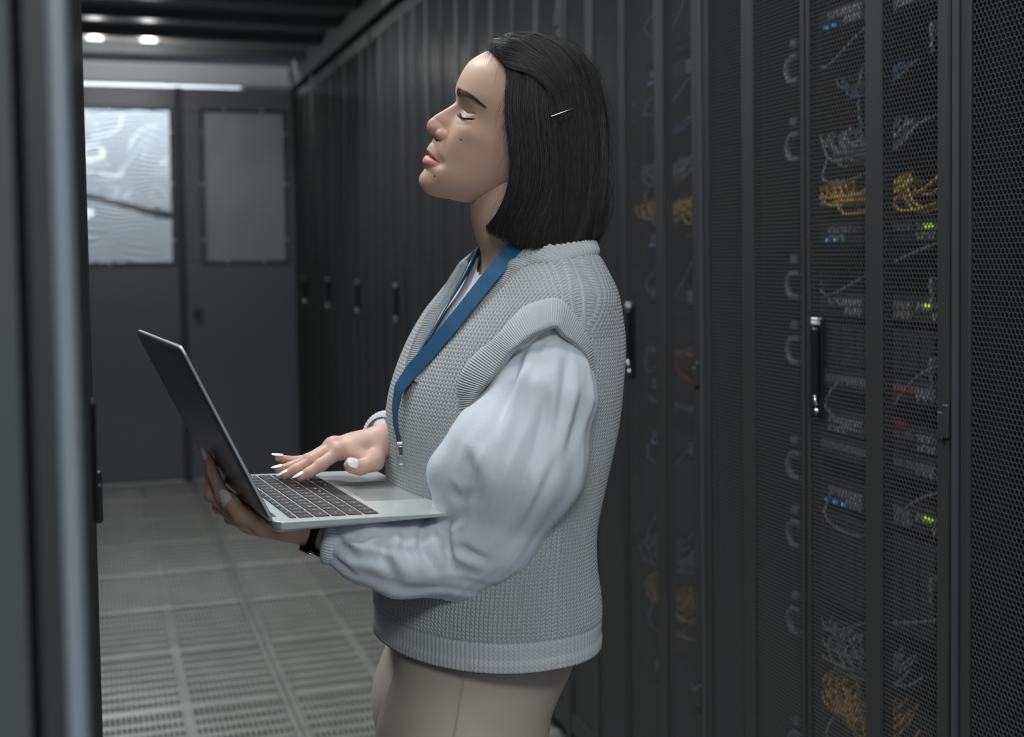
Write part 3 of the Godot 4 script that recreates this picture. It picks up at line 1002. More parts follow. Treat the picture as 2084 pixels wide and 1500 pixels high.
# depth of the face at (x, y) on top of the plain head shape z0
func face_depth(x: float, y: float, z0: float) -> float:
	var z := z0
	var ax := absf(x)
	z += (lut(f_front, y) - lut(f_plain, y)) * exp(-x * x / (22.0 * 22.0))
	# eye sockets, then the lids over the eyeballs
	z -= 5.5 * bump(ax, y, 28.0, -6.0, 13.0, 9.5)
	z -= 2.2 * bump(ax, y, 15.0, -4.0, 6.0, 8.0)
	z += 2.6 * bump(ax, y, 30.0, 13.0, 17.0, 6.5)
	var ex := ax - 31.5
	var ey := y + 9.0
	var rr := 13.2 * 13.2 - ex * ex * 0.80 - ey * ey * (1.0 if ey > -2.0 else 1.25)
	if rr > 0.0:
		var ball := -27.0 + sqrt(rr)
		z = smax(z, ball, 2.2)
	if ax > 12.0 and ax < 54.0 and y < 8.0 and y > -30.0:
		var t := clampf((ax - 16.5) / 30.5, 0.0, 1.0)
		var ll := lash_line(t, 1.0)
		var inside := sstep(15.0, 20.0, ax) * (1.0 - sstep(44.0, 49.0, ax))
		z += 0.7 * inside * sstep(ll.y - 0.5, ll.y + 0.3, y) * (1.0 - sstep(ll.y + 2.0, ll.y + 8.0, y))
		z -= 1.0 * inside * bump(0, y, 0, ll.y + 6.0 + 1.6 * sin(PI * t), 1.0, 1.15)
		z -= 0.9 * inside * bump(0, y, 0, ll.y - 1.4, 1.0, 1.0)
		z -= 0.3 * bump(0, y, 0, ll.y - 9.5, 1.0, 3.0) * inside
	# cheekbone, cheek, corner of the jaw
	z += 3.2 * bump(ax, y, 50.0, -26.0, 14.0, 11.0)
	z += 2.0 * bump(ax, y, 36.0, -42.0, 14.0, 14.0)
	z -= 2.6 * bump(ax, y, 50.0, -68.0, 14.0, 18.0)
	z -= 1.8 * bump(ax, y, 27.0 + (y + 60.0) * -0.25, -58.0, 4.5, 14.0)
	z += 0.5 * bump(ax, y, 33.0, -84.0, 9.0, 14.0)
	# chin
	z -= 2.2 * bump(ax, y, 24.0, -100.0, 9.0, 12.0)
	# lips follow the dental arch
	z -= 5.0 * bump(ax, y, 27.0, -74.5, 7.5, 7.0)
	if ax < 27.0 and y < -52.0 and y > -94.0:
		var t := clampf(ax / 25.0, 0.0, 1.0)
		var ym := -72.6 - 1.6 * t * t - 1.2 * t
		var k := maxf(1.0 - 0.72 * t * t, 0.2)
		var ye := -72.6 + (y - ym) / k
		if ye > -72.6:
			ye += 1.3 * bump(x, 0, 0, 0, 3.2, 1.0) * sstep(-72.0, -66.0, ye) 
		var plain := lut(f_front, clampf(y, -93.0, -54.0))
		var amount := lut(f_lips, clampf(ye, -93.0, -54.3)) - lut(f_front, clampf(ye, -93.0, -54.3))
		z += amount * (1.0 - pow(t, 2.4))
	z -= 0.8 * bump(x, y, 0.0, -58.5, 2.6, 5.0)
	# nose
	if ax < 30.0 and y < 9.0 and y > -56.0:
		var w := lut(f_nwide, y)
		var amount := lut(f_nose, clampf(y, -54.3, 8.0)) - lut(f_front, clampf(y, -54.3, 8.0))
		z += amount * exp(-pow(ax / w, 2.6)) * sstep(9.0, 3.0, y)
		# rounded tip, then the wings with the groove behind them
		var q := 10.5 * 10.5 - x * x * 1.1 - (y + 37.5) * (y + 37.5)
		if q > 0.0:
			z = smax(z, 12.8 + sqrt(q), 5.0)
		q = 9.0 * 9.0 - (ax - 9.6) * (ax - 9.6) * 0.8 - (y + 43.0) * (y + 43.0) * 1.25
		if q > 0.0:
			z = smax(z, 3.4 + sqrt(q), 7.0)
		z -= 1.6 * bump(ax, y, 21.5, -43.5, 2.6, 7.5)
		z -= 1.6 * bump(ax, y, 8.2, -33.5, 2.2, 3.4)
		z -= 3.8 * bump(ax, y, 7.4, -50.8, 2.7, 1.8)
	return z

func head_point(y: float, a: float) -> Vector3:
	var zf := lut(f_plain, y)
	var zb := lut(f_back, y)
	var zc := lut(f_mid, y)
	zf = maxf(zf, zc + 0.5)
	zb = minf(zb, zc - 0.5)
	var w := lut(f_wide, y)
	var e := 2.0 / lerpf(2.2, 2.1, sstep(0.0, 60.0, y))
	var x := w * signf(sin(a)) * pow(absf(sin(a)), e)
	var c := cos(a)
	if c < 0.0:
		return Vector3(x, y, zc - (zc - zb) * pow(-c, e))
	var z := zc + (zf - zc) * pow(c, e)
	var front := sstep(0.0, 0.35, c)
	return Vector3(x, y, lerpf(z, face_depth(x, y, z), front))

func skin_at(p: Vector3) -> Color:
	var ax := absf(p.x)
	var y := p.y
	var c := Color(0.555, 0.36, 0.262)
	if p.z > -75.0:
		c = c.lerp(Color(0.57, 0.34, 0.26), 0.6 * bump(ax, y, 46.0, -38.0, 20.0, 16.0))
		c = c.lerp(Color(0.60, 0.345, 0.275), 0.6 * bump(ax, y, 4.0, -40.0, 15.0, 12.0))
		c = c.lerp(Color(0.60, 0.42, 0.30), 0.5 * bump(ax, y, 10.0, 45.0, 60.0, 26.0))
		c = c.lerp(Color(0.50, 0.32, 0.24), 0.55 * bump(ax, y, 30.0, -2.0, 13.0, 6.0))
		if ax < 26.0 and y < -60.0 and y > -92.0:
			var t := clampf(ax / 24.5, 0.0, 1.0)
			var ym := -72.6 - 1.6 * t * t - 1.2 * t
			var k := maxf(1.0 - 0.72 * t * t, 0.2)
			var ye := -72.6 + (y - ym) / k
			var lip := sstep(-87.6, -85.6, ye) * (1.0 - sstep(-66.6 + 1.2 * bump(p.x, 0, 0, 0, 3.0, 1.0) * -1.0, -65.2, ye)) * (1.0 - sstep(23.0, 25.0, ax))
			c = c.lerp(Color(0.60, 0.215, 0.165), 0.9 * lip)
			c = c.lerp(Color(0.06, 0.02, 0.018), 0.95 * exp(-pow((ye + 72.9) / 0.9, 2.0)) * (1.0 - sstep(22.0, 25.0, ax)))
		if ax > 14.0 and ax < 50.0 and y > -18.0 and y < 0.0:
			var t := clampf((ax - 16.5) / 30.5, 0.0, 1.0)
			var ll := lash_line(t, 1.0)
			var inside := sstep(15.5, 18.0, ax) * (1.0 - sstep(46.0, 48.5, ax))
			var gap := 1.1 + 1.5 * sin(PI * t)
			c = c.lerp(Color(0.30, 0.27, 0.25), inside * sstep(ll.y - gap - 0.3, ll.y - gap + 0.2, y) * sstep(ll.y + 0.2, ll.y - 0.2, y))
			c = c.lerp(Color(0.03, 0.022, 0.02), inside * sstep(ll.y - gap - 0.4, ll.y - gap + 0.3, y) * sstep(ll.y + 0.2, ll.y - 0.2, y) * (1.0 - sstep(6.0, 7.5, absf(ax - 29.5))))
			c = c.lerp(Color(0.028, 0.02, 0.018), inside * exp(-pow((y - ll.y + 0.2) / 0.75, 2.0)))
			c = c.lerp(Color(0.10, 0.06, 0.05), 0.7 * inside * exp(-pow((y - ll.y + gap + 0.3) / 0.5, 2.0)))
			c = c.lerp(Color(0.26, 0.14, 0.10), 0.7 * inside * exp(-pow((y - ll.y - 6.0 - 1.6 * sin(PI * t)) / 0.8, 2.0)))
		var br := brow_line(ax)
		c = c.lerp(Color(0.16, 0.105, 0.075), 0.55 * sstep(11.0, 18.0, ax) * (1.0 - sstep(50.0, 57.0, ax)) * exp(-pow((y - br.x) / br.y, 4.0)))
		c = c.lerp(Color(0.10, 0.03, 0.02), 0.85 * bump(ax, y, 7.4, -50.4, 2.8, 1.9))  # nostrils: their shade is painted into the skin colour
		for m in [Vector3(44.0, -38.0, 1.2), Vector3(27.0, -92.5, 1.35)]:
			c = c.lerp(Color(0.05, 0.03, 0.028), 0.95 * (1.0 - sstep(m.z * 0.75, m.z * 1.15, Vector2(p.x - m.x, y - m.y).length())))
	return c

func brow_line(ax: float) -> Vector2:
	# height of the brow's middle and its half width
	var t := clampf((ax - 12.0) / 42.0, 0.0, 1.0)
	return Vector2(10.5 + 6.5 * sin(PI * pow(t, 1.05) * 0.78) - 3.0 * t * t * t, lerpf(4.1, 1.1, pow(t, 1.2)))

func add_head(b: MB, x: Transform3D) -> void:
	var ys := PackedFloat32Array()
	var y := 99.9
	while y > -119.4:
		ys.push_back(y)
		y -= 1.5 if y > 22.0 else 0.62 if y > -96.0 else 0.8 if y > -117.0 else 0.35
	var angs := PackedFloat32Array()
	var a := -180.0
	while a < 179.9:
		angs.push_back(deg_to_rad(a))
		var f := absf(a)
		a += 0.45 if f < 20.0 else 0.62 if f < 78.0 else 2.0 if f < 110.0 else 5.0
	var nu := angs.size()
	var p := PackedVector3Array()
	var col := PackedColorArray()
	for yy in ys:
		for aa in angs:
			var q := head_point(yy, aa)
			p.push_back(x * q)
			col.push_back(skin_at(q))
	b.grid(p, nu, ys.size(), true, true, PackedVector2Array(), col)

const SKIN := Color(0.55, 0.37, 0.285)
const SKIN_HAND := Color(0.62, 0.40, 0.315)

func mean(a: Vector3, b: Vector3, t := 0.5) -> Vector3:
	return a.lerp(b, t)

# her right hand, fingers over the keys; joints from the knuckle to the tip
func right_hand() -> Array:
	return [
		[Vector3(-0.2203, 1.1088, -0.062), Vector3(-0.2407, 1.0953, -0.044), Vector3(-0.254, 1.0874, -0.034), Vector3(-0.2643, 1.0828, -0.03)],
		[Vector3(-0.2292, 1.1127, -0.082), Vector3(-0.2536, 1.0984, -0.06), Vector3(-0.2731, 1.0886, -0.05), Vector3(-0.2868, 1.0825, -0.047)],
		[Vector3(-0.2347, 1.1096, -0.102), Vector3(-0.2623, 1.0959, -0.083), Vector3(-0.2845, 1.0874, -0.076), Vector3(-0.2992, 1.0854, -0.074)],
		[Vector3(-0.2374, 1.1024, -0.12), Vector3(-0.2623, 1.094, -0.106), Vector3(-0.2831, 1.0913, -0.101), Vector3(-0.304, 1.096, -0.098)],
		[Vector3(-0.172, 1.1076, -0.085), Vector3(-0.1742, 1.0944, -0.062), Vector3(-0.1921, 1.09, -0.046), Vector3(-0.2041, 1.0949, -0.04)]]

func left_hand() -> Array:
	return [
		[Vector3(-0.3023, 1.057, 0.09), Vector3(-0.3381, 1.0815, 0.068), Vector3(-0.3502, 1.1039, 0.058), Vector3(-0.3591, 1.1246, 0.05)],
		[Vector3(-0.3101, 1.0528, 0.075), Vector3(-0.3564, 1.0751, 0.04), Vector3(-0.3598, 1.0981, 0.028), Vector3(-0.3579, 1.1102, 0.03)],
		[Vector3(-0.3106, 1.045, 0.06), Vector3(-0.3504, 1.059, 0.03), Vector3(-0.3535, 1.0759, 0.02), Vector3(-0.3499, 1.0851, 0.022)],
		[Vector3(-0.3081, 1.0381, 0.045), Vector3(-0.3385, 1.0436, 0.025), Vector3(-0.3404, 1.057, 0.015), Vector3(-0.3377, 1.0631, 0.016)],
		[Vector3(-0.2613, 1.0496, 0.11), Vector3(-0.2818, 1.0532, 0.115), Vector3(-0.3093, 1.065, 0.106), Vector3(-0.3238, 1.0807, 0.094)]]

func add_hand(b: MB, f: Field, h: Array, wrist: Vector3, arm: Vector3, r: float, wr: float) -> void:
	var k := 0.006
	f.bone(arm, wrist, wr * 1.12, wr * 0.94, 0.01)
	for i in 4:
		var m: Vector3 = h[i][0]
		f.bone(mean(wrist, m, 0.12), m, wr * 0.62, 0.0105 * r, 0.012)
	f.ball(mean(wrist, mean(h[1][0], h[2][0]), 0.55), Vector3(0.024, 0.012, 0.024) * r, 0.012)
	var tl: Array = h[4]
	f.bone(mean(wrist, tl[0], 0.6), tl[0], 0.014 * r, 0.0135 * r, 0.010)
	f.bone(tl[0], tl[1], 0.0135 * r, 0.0112 * r, 0.006)
	f.bone(mean(tl[1], h[0][0], 0.15), mean(h[0][0], tl[1], 0.35), 0.010 * r, 0.009 * r, 0.012)
	f.bone(tl[1], tl[2], 0.0112 * r, 0.0100 * r, 0.004)
	f.bone(tl[2], tl[3], 0.0100 * r, 0.0088 * r, 0.003)
	f.ball(mean(tl[2], tl[3], 0.7), Vector3(0.0104, 0.0104, 0.0104) * r, 0.003)
	for i in 4:
		var w: float = [1.0, 1.03, 0.97, 0.86][i] * r
		f.bone(h[i][0], h[i][1], 0.0098 * w, 0.0086 * w, 0.005)
		f.bone(h[i][1], h[i][2], 0.0085 * w, 0.0075 * w, 0.003)
		f.bone(h[i][2], h[i][3], 0.0075 * w, 0.0062 * w, 0.003)
		f.ball(h[i][1], Vector3(0.0089, 0.0089, 0.0089) * w, 0.003)
		f.ball(h[i][0] + Vector3(0, 0.002, 0), Vector3(0.0115, 0.0115, 0.0115) * w, 0.006)
	var first := f.nets(b, SKIN_HAND)
	for q in range(first, b.v.size()):
		var c := SKIN_HAND
		for i in 5:
			var d := b.v[q].distance_to(h[i][3])
			c = c.lerp(Color(0.66, 0.33, 0.26), 0.5 * exp(-d * d / 0.00032))
			d = b.v[q].distance_to(h[i][1])
			c = c.lerp(Color(0.62, 0.35, 0.27), 0.35 * exp(-d * d / 0.00014))
		b.c[q] = c

# an almond nail on the last bone of a finger; up = away from the pad
func nail(o: Node3D, m: Material, from: Vector3, tip: Vector3, up: Vector3, r: float, len_: float) -> void:
	var d := (tip - from).normalized()
	up = (up - d * up.dot(d)).normalized()
	var s := d.cross(up)
	var b := MB.new()
	for side in 2:
		var p := PackedVector3Array()
		for j in 13:
			var t := j / 12.0
			var w := r * 0.95 * (1.0 if t < 0.35 else sqrt(maxf(0.0, 1.0 - pow((t - 0.35) / 0.66, 2.0)))) * sstep(-0.25, 0.12, t)
			for i in 9:
				var u := i / 4.0 - 1.0
				var q := tip + d * (lerpf(-0.55 * len_, 0.62 * len_, t) + r * 0.25)
				q += s * u * w + up * (r * 0.98 - 0.42 * r * u * u * (w / r) - 0.30 * r * t * t + (0.0006 if side == 0 else 0.0))
				p.push_back(q)
		b.grid(p, 9, 13, false, side == 1)
	build("nail", b, m, o)

# ---------------------------------------------------------------- cloth
func stitch_texture(rib: bool) -> ImageTexture:
	# height of one knitted stitch: two leaning strands that meet in a V (rib = a smoother column)
	var n := 64
	var im := Image.create(n, n, false, Image.FORMAT_RGB8)
	for y in n:
		for x in n:
			var u := (x + 0.5) / n
			var w := (y + 0.5) / n
			var h := 0.0
			for s in 2:
				for k in range(-1, 2):
					var cx := 0.27 if s == 0 else 0.73
					var lean := 0.95 if s == 0 else -0.95
					var dy := w - 0.5 - k
					var dx := u - cx - lean * dy * 0.40
					var v := 1.0 - pow(absf(dx) / 0.20, 2.0) - pow(absf(dy) / (0.62 if not rib else 0.75), 2.0)
					if v > 0.0:
						h = maxf(h, sqrt(v))
			h *= 0.35 + 0.65 * sqrt(maxf(0.0, sin(PI * u)))
			im.set_pixel(x, y, Color(h, h, h))
	return ImageTexture.create_from_image(im)

func fibre_texture() -> NoiseTexture2D:
	return noise_tex(0.11, Color(0.80, 0.80, 0.80), Color(1, 1, 1), 256, 4)

# vest body: rings of (height, centre x, centre z, half width, front depth, back depth)
var rings := [
	[0.862, -0.034, -0.098, 0.172, 0.138, 0.128], [0.92, -0.034, -0.098, 0.176, 0.138, 0.130], [0.97, -0.032, -0.097, 0.177, 0.133, 0.120], [1.016, -0.027, -0.096, 0.178, 0.129, 0.112],
	[1.08, -0.020, -0.095, 0.181, 0.134, 0.117], [1.145, -0.012, -0.095, 0.185, 0.142, 0.124], [1.19, -0.006, -0.095, 0.188, 0.138, 0.121], [1.24, -0.002, -0.095, 0.189, 0.118, 0.120],
	[1.28, 0.004, -0.094, 0.184, 0.096, 0.108], [1.305, 0.010, -0.093, 0.172, 0.080, 0.098], [1.325, 0.014, -0.092, 0.152, 0.070, 0.090], [1.345, 0.018, -0.090, 0.124, 0.062, 0.082], [1.36, 0.020, -0.090, 0.100, 0.057, 0.075], [1.37, 0.022, -0.090, 0.088, 0.054, 0.072]]
const FW := Vector3(-0.906, 0, 0.423)
const LF := Vector3(0.423, 0, 0.906)
var ring_lut := []

func torso(y: float, a: float, grow := 0.0) -> Vector3:
	# a = 0 at the front, quarter turn = her left side (towards the camera)
	if ring_lut.is_empty():
		for c in 5:
			var t := PackedVector2Array()
			for r in rings:
				t.push_back(Vector2(r[0], r[c + 1]))
			ring_lut.append(t)
	var w := lut(ring_lut[2], y) + grow
	var d := (lut(ring_lut[3], y) if cos(a) > 0.0 else lut(ring_lut[4], y)) + grow
	var e := 2.0 / 2.25
	var l := w * signf(sin(a)) * pow(absf(sin(a)), e)
	var s := d * signf(cos(a)) * pow(absf(cos(a)), e)
	return Vector3(lut(ring_lut[0], y), y, lut(ring_lut[1], y)) + FW * s + LF * l

func neck_half(y: float) -> float:
	# half width of the V opening at this height
	return 0.079 * pow(clampf((y - 1.212) / 0.15, 0.0, 1.2), 0.95)

func knit(h: Texture2D, us: float, vs: float, depth: float) -> StandardMaterial3D:
	var m := mat(rgb(203, 206, 207), 0.9, 0.0, 0.3)
	m.albedo_texture = M.fibre
	m.uv1_scale = Vector3(us, vs, 1)
	m.heightmap_enabled = true
	m.heightmap_texture = h
	m.heightmap_scale = depth
	m.rim_enabled = true
	m.rim = 0.3
	m.rim_tint = 0.6
	return m

func band(seam: PackedVector3Array, edge: PackedVector3Array, out: float, m: Material, called: String, parent: Node3D, pitch := 0.0039, bulge := 0.004) -> void:
	# a ribbed strip between two curves, rolled at its free edge
	var c0 := Curve3D.new()
	var c1 := Curve3D.new()
	for i in seam.size():
		c0.add_point(seam[i], -(seam[mini(i + 1, seam.size() - 1)] - seam[maxi(i - 1, 0)]) / 6.0, (seam[mini(i + 1, seam.size() - 1)] - seam[maxi(i - 1, 0)]) / 6.0)
		c1.add_point(edge[i], -(edge[mini(i + 1, edge.size() - 1)] - edge[maxi(i - 1, 0)]) / 6.0, (edge[mini(i + 1, edge.size() - 1)] - edge[maxi(i - 1, 0)]) / 6.0)
	var l0 := c0.get_baked_length()
	var l1 := c1.get_baked_length()
	var ribs := int(maxf(l0, l1) / pitch)
	var n := ribs * 6
	var wv := 12
	var p := PackedVector3Array()
	var t := PackedVector2Array()
	for j in wv:
		for i in n + 1:
			var f := float(i) / n
			var fi := f * (seam.size() - 1)
			var a := c0.samplef(fi)
			var b := c1.samplef(fi)
			var a2 := c0.samplef(minf(fi + 0.1, seam.size() - 1.0)) - c0.samplef(maxf(fi - 0.1, 0.0))
			var nn := a2.cross(b - a).normalized() * out
			var v := j / float(wv - 3)
			var rib := 0.0017 * (pow(absf(cos(PI * (f * ribs))), 0.8) - 0.5)
			var q: Vector3
			if j < wv - 2:
				q = a.lerp(b, v) + nn * (bulge * sin(PI * clampf(0.1 + v * 0.9, 0, 1)) + rib * sstep(0.0, 0.12, v) + 0.0030 * sstep(-0.03, 0.16, v) - 0.0008)
			else:
				q = b + nn * (-0.0024 * (j - wv + 3)) - (b - a).normalized() * 0.001 * (j - wv + 3)
			p.push_back(q)
			t.push_back(Vector2(f * ribs, v * (b - a).length() / 0.0042))
	var g := MB.new()
	g.grid(p, n + 1, wv, false, out < 0.0, t)
	build(called, g, m, parent)

func vest(o: Node3D) -> void:
	M.fibre = fibre_texture()
	var st := stitch_texture(false)
	var rb := stitch_texture(true)
	M.knit = knit(st, 1.0, 1.0, 0.17)
	M.rib = knit(rb, 1.0, 1.0, 0.045)
	var ribs := 160
	var nu := ribs * 6
	var ys := PackedFloat32Array()
	var y := 0.905
	while y < 1.37:
		ys.push_back(y)
		y += 0.0035 if y < 1.27 else 0.0018 if y < 1.34 else 0.001
	var p := PackedVector3Array()
	var t := PackedVector2Array()
	var keep := PackedByteArray()
	torso(1.0, 0.0)
	var run := 0.0
	for j in ys.size():
		if j > 0:
			var dw := (lut(ring_lut[2], ys[j]) - lut(ring_lut[2], ys[j - 1]) + lut(ring_lut[3], ys[j]) - lut(ring_lut[3], ys[j - 1])) * 0.5
			run += sqrt(pow(ys[j] - ys[j - 1], 2.0) + dw * dw)
		for i in nu + 1:
			var u := float(i) / nu
			var a := u * TAU - PI
			var yy := ys[j]
			var q := torso(yy, a)
			# columns of stitches keep their distance from the middle of the front, up to the shoulder seam
			var aw := a
			if yy > 1.2:
				var ll := clampf(lut(ring_lut[2], yy) / 0.188, 0.0, 1.0) * pow(absf(sin(a)), 2.0 / 2.25)
				aw = asin(pow(clampf(ll, 0.0, 1.0), 2.25 / 2.0))
				aw = signf(a) * (aw if absf(a) < PI / 2 else PI - aw)
			var uu := (aw + PI) / TAU
			var rib := 0.0018 * (pow(absf(cos(PI * uu * ribs + PI * 0.5)), 0.7) - 0.5)
			var n := (FW * cos(a) + LF * sin(a) + Vector3(0, 0.9 * sstep(1.25, 1.36, yy), 0)).normalized()
			# slack cloth: slow folds towards the hem
			var slack := 0.004 * sin(a * 3.0 + 1.0 + yy * 9.0) * sstep(1.12, 0.95, yy)
			p.push_back(q + n * (rib + slack))
			t.push_back(Vector2(uu * ribs, run / 0.0047))
			var l := (q - Vector3(lut(ring_lut[0], yy), yy, lut(ring_lut[1], yy))).dot(LF)
			var at_seam := yy > 1.215 and (absf(u - 0.75) < 0.4 / nu + 0.6 / nu or absf(u - 0.25) < 1.0 / nu)
			keep.push_back(0 if at_seam or cos(a) > 0.0 and absf(l) < neck_half(yy) else 1)
	var b := MB.new()
	b.grid(p, nu + 1, ys.size(), false, false, t, PackedColorArray(), keep)
	var v := build("knitted_vest", b, M.knit, o)
	v.set_meta("label", "grey chunky-knit sleeveless vest with a ribbed V neck")
	# cords over the shoulder seams
	for sg in [1.0, -1.0]:
		var path := PackedVector3Array()
		for k in 40:
			path.push_back(torso(lerpf(1.212, 1.366, k / 39.0), sg * PI * 0.5, 0.0002))
		var cord := MB.new()
		cord.tube(path, PackedFloat32Array([0.0026]), 8)
		build("shoulder_seam", cord, M.rib, v)
	# ribbed hem, from the body down and turned in
	var hp := PackedVector3Array()
	var ht := PackedVector2Array()
	var hr := 150
	for j in 18:
		for i in hr * 6 + 1:
			var u := float(i) / (hr * 6)
			var a := u * TAU - PI
			var yy := 0.909 - 0.003 * j if j < 15 else 0.867 + 0.004 * (j - 14)
			var n := (FW * cos(a) + LF * sin(a)).normalized()
			var g := 0.0012 * (absf(cos(PI * u * hr)) - 0.5) + (-0.001 if j > 0 and j < 3 else 0.0) + (0.0015 if j > 9 and j < 15 else 0.0)
			g += 0.004 * sin(a * 3.0 + 1.0 + 0.905 * 9.0)
			hp.push_back(torso(yy, a) + n * (g if j < 15 else -0.006))
			ht.push_back(Vector2(u * hr, yy / 0.0048))
	var hb := MB.new()
	hb.grid(hp, hr * 6 + 1, 18, false, true, ht)
	build("ribbed_hem", hb, M.rib, v)
	# the V neck band: up one side, round the back of the neck, down the other
	var se := PackedVector3Array()
	var ed := PackedVector3Array()
	for k in 41:
		var f := k / 40.0
		var sgn := 1.0 if f <= 0.5 else -1.0
		var g := f * 2.0 if f <= 0.5 else 2.0 - f * 2.0
		if g < 0.7:
			var yy := lerpf(1.203, 1.345, pow(g / 0.7, 0.9))
			se.push_back(torso(yy - 0.004, sgn * side_angle(yy - 0.004, neck_half(yy) + 0.029)))
			ed.push_back(torso(yy, sgn * side_angle(yy, maxf(neck_half(yy) - 0.003, 0.0005))))
		else:
			var h := (g - 0.7) / 0.3
			var a0 := side_angle(1.341, neck_half(1.345) + 0.029)
			var a1 := side_angle(1.345, neck_half(1.345) - 0.003)
			se.push_back(torso(lerpf(1.341, 1.352, sstep(0, 0.5, h)), sgn * lerpf(a0, PI, h), 0.001))
			ed.push_back(torso(lerpf(1.345, 1.372, sstep(0, 0.5, h)), sgn * lerpf(a1, PI, h)) + Vector3(0, 0.006 * h, 0))
	band(se, ed, 1.0, M.rib, "neck_band", v, 0.0042, 0.0015)
	# the cap band round the near armhole
	var s1 := PackedVector3Array([Vector3(-0.0671, 1.1427, 0.02), Vector3(-0.0683, 1.1739, 0.034), Vector3(-0.0662, 1.2012, 0.045), Vector3(-0.0563, 1.225, 0.054), Vector3(-0.0387, 1.2442, 0.062), Vector3(-0.0225, 1.2569, 0.067), Vector3(-0.007, 1.2739, 0.072), Vector3(0.0101, 1.2918, 0.074), Vector3(0.0299, 1.3005, 0.073), Vector3(0.0526, 1.3029, 0.07), Vector3(0.0737, 1.2892, 0.062), Vector3(0.0901, 1.273, 0.05), Vector3(0.1036, 1.2511, 0.034), Vector3(0.113, 1.2188, 0.012), Vector3(0.1133, 1.1815, -0.004), Vector3(0.1068, 1.1479, -0.01), Vector3(0.101, 1.1043, -0.02)])
	var e1 := PackedVector3Array([Vector3(-0.0572, 1.1549, 0.074), Vector3(-0.0474, 1.1834, 0.086), Vector3(-0.0375, 1.1991, 0.092), Vector3(-0.0255, 1.2124, 0.098), Vector3(-0.013, 1.2271, 0.103), Vector3(-0.0018, 1.244, 0.108), Vector3(0.0104, 1.2538, 0.11), Vector3(0.0232, 1.2631, 0.111), Vector3(0.0359, 1.2683, 0.11), Vector3(0.0486, 1.2719, 0.108), Vector3(0.0586, 1.2608, 0.101), Vector3(0.0711, 1.2512, 0.093), Vector3(0.082, 1.2374, 0.083), Vector3(0.0892, 1.2132, 0.072), Vector3(0.0949, 1.183, 0.057), Vector3(0.0958, 1.1589, 0.048), Vector3(0.0913, 1.1155, 0.03)])
	band(s1, e1, -1.0, M.rib, "arm_band", v, 0.0039, 0.002)

func side_angle(y: float, l: float) -> float:
	torso(y, 0.0)
	return asin(pow(clampf(l / lut(ring_lut[2], y), 0.0, 1.0), 1.0 / (2.0 / 2.25)))

func chest(y: float, l: float) -> Vector3:
	var w := lut(ring_lut[2], y)
	var d := lut(ring_lut[3], y)
	var n := 2.25
	return LF * l + FW * d * pow(maxf(0.0, 1.0 - pow(minf(absf(l) / w, 1.0), n)), 1.0 / n)

func folds(b: MB, first: int, path: Array, amp: Array, around: float, along: float, seed_: int, creases := []) -> void:
	# creases that run along a sleeve: each point is pushed out or in by noise stretched along the arm
	var f := FastNoiseLite.new()
	f.seed = seed_
	f.noise_type = FastNoiseLite.TYPE_SIMPLEX_SMOOTH
	f.frequency = 1.0
	f.fractal_octaves = 2
	var seg := []
	var total := 0.0
	for i in path.size() - 1:
		seg.append(total)
		total += path[i].distance_to(path[i + 1])
	for k in range(first, b.v.size()):
		var p := b.v[k]
		var best := 1e9
		var near := []
		for i in path.size() - 1:
			var ab: Vector3 = path[i + 1] - path[i]
			var t := clampf((p - path[i]).dot(ab) / ab.length_squared(), 0.0, 1.0)
			var q: Vector3 = path[i] + ab * t
			var d := p.distance_to(q)
			best = minf(best, d)
			near.append([d, seg[i] + ab.length() * t, p - q, ab.normalized(), lerpf(amp[i], amp[i + 1], t)])
		var sum := 0.0
		var all := 0.0
		for e in near:
			var w8 := exp(-(float(e[0]) - best) / 0.008)
			if w8 < 0.03:
				continue
			var dir: Vector3 = e[3]
			var side := dir.cross(Vector3(0.2, 0.1, 1.0)).normalized()
			var oth := side.cross(dir)
			var off: Vector3 = e[2]
			var a := Vector2(off.dot(side), off.dot(oth)).normalized() * around
			var v := f.get_noise_3d(a.x, a.y, float(e[1]) * along)
			var w := f.get_noise_3d(a.x * 0.45 + 20.0, a.y * 0.45, float(e[1]) * along * 2.6)
			sum += w8 * e[4] * ((1.0 - 3.0 * absf(v)) * 0.9 + w * 0.35)
			all += w8
		var push := sum / all
		# creases: valleys along given lines, with the cloth heaped up on both sides
		var facing := sstep(-0.35, 0.25, b.n[k].z)
		if facing > 0.0:
			var flat := Vector2(p.x, p.y)
			for e in creases:
				var line: Array = e[0]
				var d := 1e9
				var at := 0.0
				var sgn := 1.0
				for i in line.size() - 1:
					var u := Vector2(line[i].x, line[i].y)
					var uv := Vector2(line[i + 1].x, line[i + 1].y) - u
					var t := (flat - u).dot(uv) / uv.length_squared()
					var q := u + uv * clampf(t, 0.0, 1.0)
					var dd := flat.distance_to(q)
					if dd < d:
						d = dd
						at = (i + clampf(t, 0.0, 1.0)) / (line.size() - 1.0)
						sgn = signf(uv.cross(flat - u))
				var fade := sstep(0.0, 0.4, at) * sstep(1.0, 0.55, at)
				var s := d * sgn * signf(e[2]) / float(e[1])
				if absf(s) < 3.5:
					push += facing * fade * absf(e[2]) * (0.75 * exp(-(s - 1.15) * (s - 1.15) * 1.1) + 0.2 * exp(-(s + 1.3) * (s + 1.3)) - exp(-s * s * 2.0))
		b.v[k] = p + b.n[k] * push

